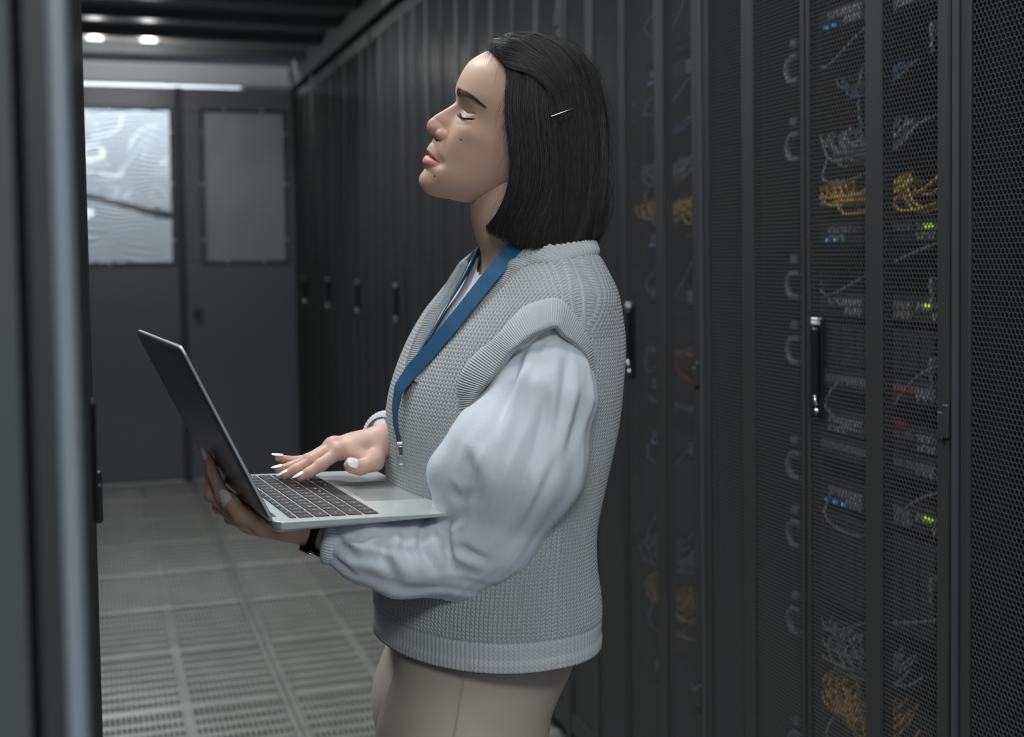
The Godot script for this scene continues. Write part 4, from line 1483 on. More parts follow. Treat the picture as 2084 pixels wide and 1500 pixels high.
func sleeve(o: Node3D, called: String, pts: Array, rad: Array, extra: Array, amp: Array, m: Material, cell: float, cuff_at: Vector3, cuff_dir: Vector3, cuff_r: float, seed_: int, creases := []) -> void:
	var lo := Vector3(9, 9, 9)
	var hi := -lo
	for i in pts.size():
		lo = lo.min(pts[i] - Vector3.ONE * (rad[i] + 0.02))
		hi = hi.max(pts[i] + Vector3.ONE * (rad[i] + 0.02))
	var f := Field.new(lo, hi, cell)
	for i in pts.size() - 1:
		f.bone(pts[i], pts[i + 1], rad[i], rad[i + 1], 0.02 if i != 4 else 0.006)
	for e in extra:
		f.bone(e[0], e[1], e[2], e[3], e[4])
	var b := MB.new()
	f.nets(b)
	smooth(b, 0, 0)
	folds(b, 0, pts, amp, 1.25, 2.6, seed_, creases)
	smooth(b, 0, 0)
	var s := build(called, b, m, o)
	# gathered elastic cuff
	var d := cuff_dir.normalized()
	var side := d.cross(Vector3(0.1, 0.2, 1)).normalized()
	var up := side.cross(d)
	var p := PackedVector3Array()
	var n := 300
	for j in 9:
		for i in n:
			var a := TAU * i / n
			var t := j / 8.0
			var r := cuff_r * (1.0 + 0.16 * sin(PI * t)) + 0.0006 * sin(a * 46.0) + (0.0012 * sin(a * 17.0) * sstep(0.5, 1.0, t))
			if j == 0:
				r -= 0.004
			p.push_back(cuff_at + d * (0.019 * (t - 0.15)) + side * cos(a) * r * 0.9 + up * sin(a) * r)
	var cb := MB.new()
	cb.grid(p, n, 9, true, true)
	build("cuff", cb, m, s)

func blouse(o: Node3D) -> void:
	var m := mat(rgb(208, 212, 219), 0.8, 0.0, 0.3)
	m.rim_enabled = true
	m.rim = 0.15
	m.backlight_enabled = true
	m.backlight = Color(0.12, 0.12, 0.12)
	var weave := noise_tex(0.25, Color(0.3, 0.3, 0.3), Color(0.7, 0.7, 0.7), 256, 3)
	m.heightmap_enabled = true
	m.heightmap_texture = weave
	m.heightmap_scale = 0.04
	m.uv1_triplanar = true
	m.uv1_scale = Vector3(6, 6, 6)
	M.blouse = m
	var pts := [Vector3(0.0465, 1.2381, 0.058), Vector3(0.0359, 1.1941, 0.072), Vector3(0.0038, 1.1207, 0.072), Vector3(-0.0325, 1.0354, 0.045), Vector3(-0.0635, 0.9995, 0.035), Vector3(-0.1348, 1.0086, 0.082), Vector3(-0.1735, 1.0248, 0.1), Vector3(-0.197, 1.0312, 0.102)]
	var rad := [0.039, 0.056, 0.077, 0.063, 0.052, 0.0405, 0.034, 0.0235]
	var extra := [[Vector3(-0.0688, 1.1024, 0.075), Vector3(-0.0496, 1.0755, 0.07), 0.030, 0.028, 0.03]]
	var amp := [0.002, 0.0024, 0.0028, 0.003, 0.0035, 0.0034, 0.003, 0.0015]
	var cr := [
		[[Vector3(-0.0543, 1.0702, 0.1), Vector3(-0.0774, 1.0504, 0.1), Vector3(-0.0761, 1.0233, 0.09), Vector3(-0.0716, 0.9921, 0.09)], 0.0075, 0.0085], [[Vector3(-0.1046, 1.0667, 0.12), Vector3(-0.1054, 1.0284, 0.11), Vector3(-0.0813, 0.978, 0.09)], 0.008, 0.0055], [[Vector3(-0.1454, 1.0529, 0.13), Vector3(-0.146, 1.0203, 0.12), Vector3(-0.1215, 0.9756, 0.1)], 0.009, 0.0055],
		[[Vector3(-0.2084, 1.0516, 0.12), Vector3(-0.1885, 1.0347, 0.12), Vector3(-0.1616, 1.0094, 0.12)], 0.006, 0.0040], [[Vector3(-0.209, 1.0267, 0.12), Vector3(-0.1917, 1.0126, 0.12), Vector3(-0.1713, 0.9914, 0.11)], 0.005, 0.0035], [[Vector3(-0.1964, 1.0487, 0.12), Vector3(-0.1719, 1.0428, 0.12), Vector3(-0.1416, 1.049, 0.12)], 0.006, -0.0035],
		[[Vector3(-0.0716, 1.0312, 0.1), Vector3(-0.0526, 1.0184, 0.09), Vector3(-0.0221, 1.003, 0.08)], 0.008, -0.0045], [[Vector3(0.0178, 1.2641, 0.1), Vector3(-0.0023, 1.2066, 0.13), Vector3(-0.0278, 1.1334, 0.13)], 0.008, 0.0060], [[Vector3(0.0393, 1.2159, 0.12), Vector3(0.0316, 1.1694, 0.14), Vector3(0.0181, 1.1136, 0.13)], 0.009, 0.0040],
		[[Vector3(0.0635, 1.2524, 0.1), Vector3(0.0577, 1.2102, 0.12), Vector3(0.0457, 1.146, 0.13)], 0.009, -0.0036], [[Vector3(0.0808, 1.2133, 0.1), Vector3(0.0714, 1.1703, 0.11), Vector3(0.0539, 1.1169, 0.12)], 0.008, -0.0040], [[Vector3(0.0211, 1.1479, 0.14), Vector3(0.0069, 1.0919, 0.13), Vector3(-0.0188, 1.0248, 0.1)], 0.010, 0.0040],
		[[Vector3(0.0515, 1.1444, 0.12), Vector3(0.0289, 1.0897, 0.12), Vector3(-0.0106, 1.0167, 0.09)], 0.009, -0.0036], [[Vector3(-0.0777, 1.0995, 0.12), Vector3(-0.0592, 1.0835, 0.11), Vector3(-0.0394, 1.0989, 0.12)], 0.010, 0.0045], [[Vector3(-0.0574, 1.1475, 0.13), Vector3(-0.0443, 1.1145, 0.13), Vector3(-0.0425, 1.0741, 0.12)], 0.011, 0.0030], [[Vector3(-0.125, 1.0587, 0.12), Vector3(-0.1236, 1.0287, 0.11), Vector3(-0.1057, 0.9867, 0.1)], 0.008, -0.0030]]
	sleeve(o, "puff_sleeve", pts, rad, extra, amp, m, 0.0034, Vector3(-0.2146, 1.0334, 0.103), Vector3(-0.1735, 1.0248, 0.1) - Vector3(-0.2146, 1.0334, 0.103), 0.0245, 5, cr)
	# her other sleeve, mostly hidden behind the vest
	var p2 := [Vector3(-0.0454, 1.2717, -0.215), Vector3(-0.068, 1.2215, -0.255), Vector3(-0.087, 1.1575, -0.27), Vector3(-0.0968, 1.1057, -0.24), Vector3(-0.1297, 1.1115, -0.175), Vector3(-0.1561, 1.1179, -0.125)]
	var r2 := [0.028, 0.046, 0.062, 0.052, 0.046, 0.031]
	sleeve(o, "puff_sleeve", p2, r2, [], [0.003, 0.004, 0.005, 0.005, 0.005, 0.003], m, 0.005, Vector3(-0.1693, 1.1196, -0.11), Vector3(-0.1297, 1.1115, -0.175) - Vector3(-0.1693, 1.1196, -0.11), 0.0325, 8)
	# front of the blouse inside the V
	var p := PackedVector3Array()
	var keep := PackedByteArray()
	var nu := 90
	var nv := 70
	for j in nv:
		for i in nu:
			var yy := lerpf(1.17, 1.35, j / float(nv - 1))
			var a := lerpf(-1.25, 1.25, i / float(nu - 1))
			var q := torso(yy, a, -0.007)
			p.push_back(q)
			var l := (q - Vector3(lut(ring_lut[0], yy), yy, lut(ring_lut[1], yy))).dot(LF)
			keep.push_back(1 if yy < 1.340 - 0.012 * cos(l * 40.0) + l * l * 9.0 else 0)
	var b := MB.new()
	b.grid(p, nu, nv, false, false, PackedVector2Array(), PackedColorArray(), keep)
	build("blouse_front", b, m, o)

func trousers(o: Node3D) -> void:
	var f := Field.new(Vector3(-0.34, 0.02, -0.36), Vector3(0.22, 1.0, 0.20), 0.011)
	f.chain([Vector3(-0.0415, 0.8824, -0.075), Vector3(-0.0475, 0.8409, -0.066), Vector3(-0.0704, 0.745, -0.052), Vector3(-0.075, 0.47, -0.04), Vector3(-0.055, 0.075, -0.05)], [0.088, 0.095, 0.1035, 0.072, 0.060], 0.025)
	f.chain([Vector3(-0.0777, 0.8514, -0.18), Vector3(-0.0937, 0.7665, -0.19), Vector3(-0.10, 0.74, -0.20), Vector3(-0.115, 0.47, -0.20), Vector3(-0.10, 0.075, -0.21)], [0.088, 0.092, 0.094, 0.070, 0.060], 0.025)
	f.ball(Vector3(-0.0298, 0.8622, -0.12), Vector3(0.112, 0.11, 0.115), 0.04)
	var b := MB.new()
	f.nets(b)
	smooth(b, 0, 0)
	var m := mat(rgb(176, 165, 155), 0.75, 0.0, 0.35)
	m.rim_enabled = true
	m.rim = 0.2
	m.heightmap_enabled = true
	m.heightmap_texture = noise_tex(0.3, Color(0.2, 0.2, 0.2), Color(0.8, 0.8, 0.8))
	m.heightmap_scale = 0.03
	m.uv1_triplanar = true
	m.uv1_scale = Vector3(8, 8, 8)
	var t := build("trousers", b, m, o)
	var sm := MB.new()
	sm.tube(PackedVector3Array([Vector3(-0.0618, 0.8677, 0.0418), Vector3(-0.0662, 0.8426, 0.046), Vector3(-0.0711, 0.8143, 0.049), Vector3(-0.0755, 0.7858, 0.0515)]), PackedFloat32Array([0.0007]), 5)
	build("side_seam", sm, m, t)
	for s in 2:
		var a := Vector3([-0.055, -0.10][s], 0, [-0.05, -0.21][s])
		var g := Field.new(a + Vector3(-0.26, -0.01, -0.07), a + Vector3(0.09, 0.12, 0.07), 0.007)
		g.bone(a + Vector3(0.03, 0.04, 0), a + Vector3(-0.07, 0.035, 0.02), 0.038, 0.040, 0.02)
		g.bone(a + Vector3(-0.07, 0.035, 0.02), a + Vector3(-0.17, 0.03, 0.06), 0.040, 0.028, 0.02)
		g.bone(a + Vector3(0.02, 0.05, 0), a + Vector3(-0.01, 0.09, 0), 0.036, 0.034, 0.02)
		for z in g.nz:
			for y in g.ny:
				for x in g.nx:
					var i := (z * g.ny + y) * g.nx + x
					g.d[i] = maxf(g.d[i], 0.001 - (g.lo.y + y * g.h))
		var sb := MB.new()
		g.nets(sb)
		smooth(sb, 0, 0)
		build("shoe", sb, M.black, o)

# ---------------------------------------------------------------- hair
# outlines of the near side, (height, x): the front edge, the back edge, and the half depth
var h_front := PackedVector2Array()
var h_back := PackedVector2Array()
var h_virtual := PackedVector2Array()
var h_depth := PackedVector2Array()
var h_bottom := PackedVector2Array()
const HAIR_X := Vector3(0.0392, 1.5186, -0.08)

func hair_tables() -> void:
	var fr := [Vector3(-0.0302, 1.3862, -0.08), Vector3(-0.0195, 1.3991, -0.08), Vector3(-0.0106, 1.4144, -0.08), Vector3(-0.0035, 1.4329, -0.08), Vector3(-0.0006, 1.4576, -0.08), Vector3(-0.0027, 1.4884, -0.08), Vector3(-0.0053, 1.5192, -0.08), Vector3(-0.0043, 1.5499, -0.08), Vector3(-0.0027, 1.5745, -0.08), Vector3(-0.0099, 1.5856, -0.08), Vector3(-0.0196, 1.5967, -0.08), Vector3(-0.0275, 1.6085, -0.08), Vector3(-0.0212, 1.6176, -0.08), Vector3(-0.0056, 1.6259, -0.08), Vector3(0.0222, 1.6298, -0.08)]
	for q in fr:
		h_front.push_back(Vector2(q.y, q.x))
	var bk := [Vector3(0.1017, 1.3571, -0.08), Vector3(0.1131, 1.3737, -0.08), Vector3(0.1196, 1.4002, -0.08), Vector3(0.1236, 1.4311, -0.08), Vector3(0.1258, 1.4619, -0.08), Vector3(0.125, 1.5032, -0.08), Vector3(0.1216, 1.5316, -0.08), Vector3(0.117, 1.5605, -0.08), Vector3(0.1104, 1.579, -0.08), Vector3(0.1019, 1.5944, -0.08), Vector3(0.0903, 1.6068, -0.08), Vector3(0.0775, 1.6162, -0.08), Vector3(0.0542, 1.6251, -0.08), Vector3(0.0345, 1.6296, -0.08)]
	for q in bk:
		h_back.push_back(Vector2(q.y, q.x))
	var vf := [Vector3(-0.0343, 1.359, -0.08), Vector3(-0.049, 1.415, -0.08), Vector3(-0.0571, 1.4892, -0.08), Vector3(-0.0593, 1.5507, -0.08), Vector3(-0.0494, 1.5874, -0.08), Vector3(-0.03, 1.6085, -0.08), Vector3(-0.0212, 1.6176, -0.08), Vector3(-0.0056, 1.6259, -0.08), Vector3(0.0222, 1.6298, -0.08)]
	for q in vf:
		h_virtual.push_back(Vector2(q.y, q.x))
	var bt := [Vector3(-0.0302, 1.3862, -0.08), Vector3(-0.0167, 1.3792, -0.08), Vector3(0, 1.3716, -0.08), Vector3(0.0248, 1.3644, -0.08), Vector3(0.0558, 1.3621, -0.08), Vector3(0.0912, 1.3579, -0.08), Vector3(0.103, 1.3614, -0.08), Vector3(0.1243, 1.3816, -0.08)]
	for q in bt:
		h_bottom.push_back(Vector2(q.x, q.y))
	var dp := [[Vector3(0.0371, 1.358, -0.08), 0.086], [Vector3(0.038, 1.4261, -0.08), 0.090], [Vector3(0.0388, 1.4878, -0.08), 0.091], [Vector3(0.0396, 1.5493, -0.08), 0.088], [Vector3(0.04, 1.58, -0.08), 0.082], [Vector3(0.0402, 1.5953, -0.08), 0.076], [Vector3(0.0404, 1.6075, -0.08), 0.067], [Vector3(0.0405, 1.6167, -0.08), 0.054], [Vector3(0.0406, 1.6253, -0.08), 0.032], [Vector3(0.0407, 1.6295, -0.08), 0.004]]
	for q in dp:
		h_depth.push_back(Vector2(q[0].y, q[1]))

func hair_z(x: float, y: float) -> float:
	# how far the hair reaches from the head's middle plane at (x, y)
	var xr := lut(h_back, y)
	var xl := lut(h_virtual, y)
	var cx := lerpf(xl, xr, 0.58)
	var u := (x - cx) / (xr - cx) if x > cx else (cx - x) / (cx - xl)
	u = clampf(absf(u), 0.0, 1.0)
	return lut(h_depth, y) * pow(maxf(0.0, 1.0 - pow(u, 2.3)), 1.0 / 2.3)

func hair_mid(x: float) -> float:
	return -0.08 - (x - HAIR_X.x) * 0.2309

func hair(o: Node3D) -> void:
	hair_tables()
	var m := mat(Color(0.225, 0.21, 0.203), 0.33, 0.0, 0.5)
	m.vertex_color_use_as_albedo = true
	var top := h_front[h_front.size() - 1].x
	# the mass under the strands, both sides
	var b := MB.new()
	for s in 2:
		var sg := 1.0 if s == 0 else -1.0
		var nu := 70
		var nv := 110
		for inner in 2:
			var p := PackedVector3Array()
			for j in nv:
				var f := j / float(nv - 1)
				var y := lerpf(h_bottom[5].y, top - 0.0005, 1.0 - pow(1.0 - f, 1.6))
				for i in nu:
					var xf := lut(h_front, y) + 0.001
					var xr := lut(h_back, y)
					var g := i / float(nu - 1)
					var x := lerpf(xf, xr, 1.0 - pow(1.0 - g, 1.8))
					var yy := maxf(y, lut(h_bottom, x) + 0.001)
					var z := maxf(hair_z(x, yy) - 0.0035 - (0.016 if inner == 1 else 0.0), 0.0)
					p.push_back(Vector3(x if inner == 0 else minf(x, xr - 0.012), yy, hair_mid(x) + sg * z))
			b.grid(p, nu, nv, false, (s == 0) == (inner == 1))
	var h := build("hair", b, mat(Color(0.13, 0.12, 0.117), 0.75, 0.0, 0.15), o)
	h.set_meta("label", "dark brown chin-length bob pinned back at the side")
	# strands
	var r := RandomNumberGenerator.new()
	r.seed = 4
	var st := MB.new()
	for n in 8200:
		var kind := n % 10
		var sg := -1.0 if n % 9 == 8 else 1.0
		var way := PackedVector2Array()
		var f0 := r.randf()
		var f := f0
		var lift := r.randf_range(-0.0045, 0.0018) + 0.0018 * sin(f0 * 37.0) * (0.5 + 0.5 * sin(f0 * 11.0))
		var e := r.randf()
		if kind < 4:
			# the sheet that falls down the side
			var g := 1.0 - pow(1.0 - f, 1.25)
			var y0 := lerpf(PY.x, PY.y, e)
			var xb := lerpf(0.0, 1.0, g)
			for k in 12:
				var t := k / 11.0
				var y := lerpf(y0, h_bottom[4].y - 0.004, t)
				var xf := lut(h_front, maxf(y, h_bottom[0].y))
				var xr := lut(h_back, y)
				var x := lerpf(xf, xr, clampf(xb + 0.012 * sin(t * 5.0 + e * 9.0), 0.0, 1.0))
				way.push_back(Vector2(x, y))
		elif kind < 8:
			# from the parting over the crown and down the back
			var pts := [lerp_pt(C0, D0, f), lerp_pt(C1, D1, f), lerp_pt(C2, D2, f), lerp_pt(C3, D3, f), lerp_pt(C4, D4, f), lerp_pt(C5, D5, f)]
			for q in 6:
				pts[q] += Vector2(r.randf_range(-1, 1), r.randf_range(-1, 1)) * 0.003
			way = spline2(pts, 16)
			lift += 0.0012
		elif kind < 9 or e < 0.5:
			# the fringe swept back from the brow to the pin
			var pts := [lerp_pt(E0, G0, f), lerp_pt(E1, G1, f), lerp_pt(E2, G2, f), lerp_pt(E3, G3, f), lerp_pt(E4, G4, f)]
			for q in 5:
				pts[q] += Vector2(r.randf_range(-1, 1), r.randf_range(-1, 1)) * 0.0022
			way = spline2(pts, 16)
			lift = r.randf_range(0.0005, 0.0055)
		else:
			# behind the pin the swept strands fall straight
			var x0 := lerpf(E3.x, G3.x, f)
			for k in 10:
				var t := k / 9.0
				way.push_back(Vector2(x0 + 0.006 * t * (e - 0.5), lerpf(E3.y, h_bottom[4].y, t)))
			lift = 0.0012 + 0.002 * (e - 0.75)
		var path := PackedVector3Array()
		var rad := PackedFloat32Array()
		var cnt := way.size()
		for k in cnt:
			var q := way[k]
			var t := k / float(cnt - 1)
			var ragged := 0.006 * (r.randf() - 0.5) if k == cnt - 1 else 0.0
			q.x = clampf(q.x, lut(h_front, maxf(q.y, h_bottom[0].y)), lut(h_back, q.y) + 0.001)
			q.y = maxf(q.y, lut(h_bottom, q.x) - 0.005 + ragged + 0.009 * e * e)
			path.push_back(Vector3(q.x, q.y, hair_mid(q.x) + sg * maxf(hair_z(q.x, q.y) + lift, 0.0)))
			rad.push_back(0.00034 * (0.6 + 0.8 * e) * (1.0 - 0.6 * t * t))
		var tone := 0.55 + 0.75 * r.randf() * r.randf() + 0.25 * (n % 3)
		st.tube(path, rad, 3, false, 1.0, Vector3.UP, Color(tone * 1.05, tone, tone * 0.95))
	build("strands", st, m, h).set_meta("kind", "stuff")
	# loose hairs that stand off the outline and stray over the cheek
	var fly := MB.new()
	for n in 110:
		var e := r.randf()
		var path := PackedVector3Array()
		var off := r.randf_range(0.001, 0.010)
		var y0 := lerpf(h_bottom[4].y, top - 0.01, r.randf())
		var len_ := r.randf_range(0.03, 0.09)
		for k in 8:
			var t := k / 7.0
			var y := minf(y0 + len_ * 0.5 - len_ * t, top - 0.001)
			var x := lut(h_back, y) + off * sin(PI * t) * (0.5 + e) - 0.002
			path.push_back(Vector3(x, y, hair_mid(x) + (r.randf() - 0.5) * 0.0015 + 0.05 * (e - 0.5) * (1.0 - t)))
		fly.tube(path, PackedFloat32Array([0.00022]), 3, false)
	# wisps along the hairline, over the temple and the cheek
	for n in 90:
		var y := lerpf(Vector2(-0.0056, 1.4144).y, Vector2(-0.0214, 1.6041).y, r.randf())
		var x := lut(h_front, y) + 0.002
		var len_ := r.randf_range(0.006, 0.02) if n % 6 else r.randf_range(0.03, 0.05)
		var path := PackedVector3Array()
		var dx := -r.randf_range(0.1, 0.75)
		for k in 7:
			var t := k / 6.0
			var px := x + dx * len_ * t * (1.2 - 0.5 * t)
			var py := y - len_ * t * 0.85
			path.push_back(Vector3(px, py, hair_mid(px) + hair_z(maxf(px, x - 0.03), py) - 0.004 * t - 0.003))
		fly.tube(path, PackedFloat32Array([0.0002, 0.0002, 0.00018, 0.00016, 0.00013, 0.0001, 0.00005]), 3, false)
	build("flyaway_hairs", fly, m, h).set_meta("kind", "stuff")
	# the pin
	var c := MB.new()
	var a := Vector3(0.0496, 1.516, 0)
	var z := Vector3(0.075, 1.5255, 0)
	var pp := PackedVector3Array()
	for k in 9:
		var q := a.lerp(z, k / 8.0)
		pp.push_back(Vector3(q.x, q.y, hair_mid(q.x) + hair_z(q.x, q.y) + 0.0075))
	# scaled to the depth at which the hair lies
	c.tube(pp, PackedFloat32Array([0.0009]), 6)
	var pin := build("hair_pin", c, M.chrome, h)
	pin.set_meta("label", "thin silver hair pin")

const PY := Vector2(1.605, 1.50)
func lerp_pt(a: Vector2, b: Vector2, t: float) -> Vector2:
	return a.lerp(b, t)

func spline2(p: Array, n: int) -> PackedVector2Array:
	var c := Curve2D.new()
	for i in p.size():
		var t: Vector2 = (p[mini(i + 1, p.size() - 1)] - p[maxi(i - 1, 0)]) / 5.0
		c.add_point(p[i], -t, t)
	c.bake_interval = 0.004
	var out := PackedVector2Array()
	for k in n:
		out.push_back(c.sample_baked(c.get_baked_length() * k / (n - 1.0)))
	return out

# guide curves (x, y): the crown strands from their inner (C) to their outer (D) limit, the fringe from E to G
const C0 := Vector2(-0.0026, 1.6198)
const D0 := Vector2(0.0172, 1.6287)
const C1 := Vector2(0.0169, 1.6036)
const D1 := Vector2(0.0517, 1.6251)
const C2 := Vector2(0.0386, 1.5708)
const D2 := Vector2(0.0897, 1.6062)
const C3 := Vector2(0.0503, 1.5185)
const D3 := Vector2(0.1164, 1.5605)
const C4 := Vector2(0.0518, 1.4383)
const D4 := Vector2(0.1260, 1.4804)
const C5 := Vector2(0.0496, 1.3622)
const D5 := Vector2(0.1131, 1.3724)
const E0 := Vector2(-0.0045, 1.5769)
const G0 := Vector2(-0.0187, 1.6163)
const E1 := Vector2(0.0090, 1.5731)
const G1 := Vector2(0.0095, 1.6086)
const E2 := Vector2(0.0305, 1.5642)
const G2 := Vector2(0.0413, 1.5873)
const E3 := Vector2(0.0518, 1.5399)
const G3 := Vector2(0.0675, 1.5551)
const E4 := Vector2(0.0589, 1.5109)
const G4 := Vector2(0.0751, 1.5181)

func lashes_and_brows(o: Node3D, x: Transform3D) -> void:
	var m := mat(Color(0.10, 0.085, 0.08), 0.5)
	var r := RandomNumberGenerator.new()
	r.seed = 9
	for s in [1.0, -1.0]:
		var b := MB.new()
		for n in 46:
			var t := (n + r.randf()) / 46.0
			var l := lash_line(t, s)
			var z0 := face_depth(l.x, l.y, base_z(l.x, l.y)) + 0.3
			var out := lerpf(-0.15, 0.55, t)
			var ln := lerpf(5.0, 8.0, sin(PI * minf(t * 0.9 + 0.12, 1.0))) * r.randf_range(0.75, 1.1)
			var p := PackedVector3Array()
			for k in 5:
				var u := k / 4.0
				p.push_back(x * Vector3(l.x + s * out * ln * u * 0.6, l.y - ln * (0.62 * u - 0.50 * u * u), z0 + ln * (0.95 * u - 0.12 * u * u)))
			b.tube(p, PackedFloat32Array([0.00026, 0.00024, 0.0002, 0.00014, 0.00006]), 4, false)
		build("eyelashes", b, m, o).set_meta("kind", "stuff")
		var w := MB.new()
		for n in 420:
			var ax := lerpf(11.5, 55.0, pow(r.randf(), 0.85))
			var br := brow_line(ax)
			var y := br.x + br.y * r.randf_range(-0.95, 0.95)
			var t := clampf((ax - 12.0) / 42.0, 0.0, 1.0)
			var ang := lerpf(1.15, -0.35, sstep(0.0, 0.55, t)) + r.randf_range(-0.25, 0.25)
			var ln := r.randf_range(3.0, 5.5)
			var p := PackedVector3Array()
			for k in 4:
				var u := k / 3.0
				var px: float = s * (ax + cos(ang) * ln * u)
				var py := y + sin(ang) * ln * u - 0.4 * u * u
				p.push_back(x * Vector3(px, py, face_depth(px, py, base_z(px, py)) + 0.25 + 0.35 * sin(PI * u)))
			w.tube(p, PackedFloat32Array([0.00020, 0.00020, 0.00016, 0.00006]), 3, false)
		build("eyebrow", w, mat(Color(0.26, 0.20, 0.165), 0.5), o).set_meta("kind", "stuff")

func base_z(x: float, y: float) -> float:
	var w := lut(f_wide, y)
	var zc := lut(f_mid, y)
	var n := lerpf(2.35, 2.1, sstep(0.0, 60.0, y))
	return zc + (lut(f_front, y) - zc) * pow(maxf(0.0, 1.0 - pow(minf(absf(x) / w, 1.0), n)), 1.0 / n)

# ---------------------------------------------------------------- putting her together
func woman() -> void:
	var yaw := atan(842.0 / 2540.0)
	var o := base("person", Vector3(sin(yaw) * 1.5, 0, -cos(yaw) * 1.5), -yaw)
	tag(o, "woman with dark bobbed hair, grey knitted vest and white sleeves, holding a laptop", "person")
	var hx := Transform3D(head_basis().scaled(Vector3.ONE * 0.001), HEAD_AT)
	hx.basis = head_basis() * 0.001
	var b := MB.new()
	add_head(b, hx)
	var v0 := b.v.size()
	var i0 := b.ix.size()
	# neck, shoulders and chest
	var f := Field.new(Vector3(-0.16, 1.18, -0.26), Vector3(0.16, 1.52, 0.08), 0.005)
	f.chain([Vector3(0.004, 1.4358, -0.078), Vector3(0.0055, 1.4081, -0.082), Vector3(0.0151, 1.377, -0.088), Vector3(0.0246, 1.3394, -0.092)], [0.050, 0.0515, 0.051, 0.053], 0.02)
	f.bone(Vector3(0.0248, 1.3519, -0.092), Vector3(0.085, 1.28, 0.03), 0.036, 0.032, 0.03)
	f.bone(Vector3(0.0248, 1.3519, -0.092), Vector3(-0.04, 1.28, -0.20), 0.036, 0.032, 0.03)
	f.ball(Vector3(0.0, 1.24, -0.092), Vector3(0.066, 0.10, 0.12), 0.03, Basis(Vector3.UP, 0.44))
	f.nets(b, SKIN)
	# hands
	var rh := right_hand()
	var rw := Vector3(-0.1645, 1.1172, -0.1)
	var ra := Vector3(-0.1297, 1.1122, -0.175)
	var fr := Field.new(Vector3(-0.33, 1.05, -0.21), Vector3(-0.10, 1.19, 0.0), 0.0024)
	add_hand(b, fr, rh, rw, ra, 0.9, 0.022)
	var lh := left_hand()
	var lw := Vector3(-0.2274, 1.0408, 0.088)
	var fl := Field.new(Vector3(-0.42, 0.98, -0.03), Vector3(-0.12, 1.16, 0.19), 0.0024)
	add_hand(b, fl, lh, lw, Vector3(-0.1789, 1.0262, 0.101), 0.92, 0.0190)
	smooth(b, v0, i0)
	var skin := mat(Color.WHITE, 0.46, 0.0, 0.4)
	skin.vertex_color_use_as_albedo = true
	skin.subsurf_scatter_enabled = true
	skin.subsurf_scatter_strength = 0.08
	var fine := noise_tex(0.35, Color(0.35, 0.35, 0.35), Color(0.65, 0.65, 0.65), 256, 3)
	skin.heightmap_enabled = true
	skin.heightmap_texture = fine
	skin.heightmap_scale = 0.012
	skin.uv1_triplanar = true
	skin.uv1_scale = Vector3(11, 11, 11)
	var body := build("body", b, skin, o)
	var nm := mat(rgb(236, 226, 224), 0.22, 0.0, 0.6)
	for i in 5:
		var q: Array = rh[i]
		var up := Vector3(0, 1, 0) if i < 4 else Vector3(0.75, 0.55, 0.25)
		nail(body, nm, q[2], q[3] if i < 4 else mean(q[2], q[3], 0.8), up, 0.0056 if i < 4 else 0.0094, 0.0125 if i < 4 else 0.012)
		if i < 2 or i == 4:
			q = lh[i]
			nail(body, nm, q[2], q[3], Vector3(-0.75, -0.1, 0.65) if i != 4 else Vector3(-0.5, 0.0, 0.85), 0.0058 if i != 4 else 0.0096, 0.013 if i != 4 else 0.017)
	lashes_and_brows(body, hx)
	hair(o)
	vest(o)
	blouse(o)
	trousers(o)

# ---------------------------------------------------------------- laptop, wristwatch, lanyard
const LAP_W := 0.300
const LAP_D := 0.212
const LAP_OPEN := 2.0674

func person_frame() -> Transform3D:
	var yaw := atan(842.0 / 2540.0)
	return Transform3D(Basis(Vector3.UP, -yaw), Vector3(sin(yaw) * 1.5, 0, -cos(yaw) * 1.5))

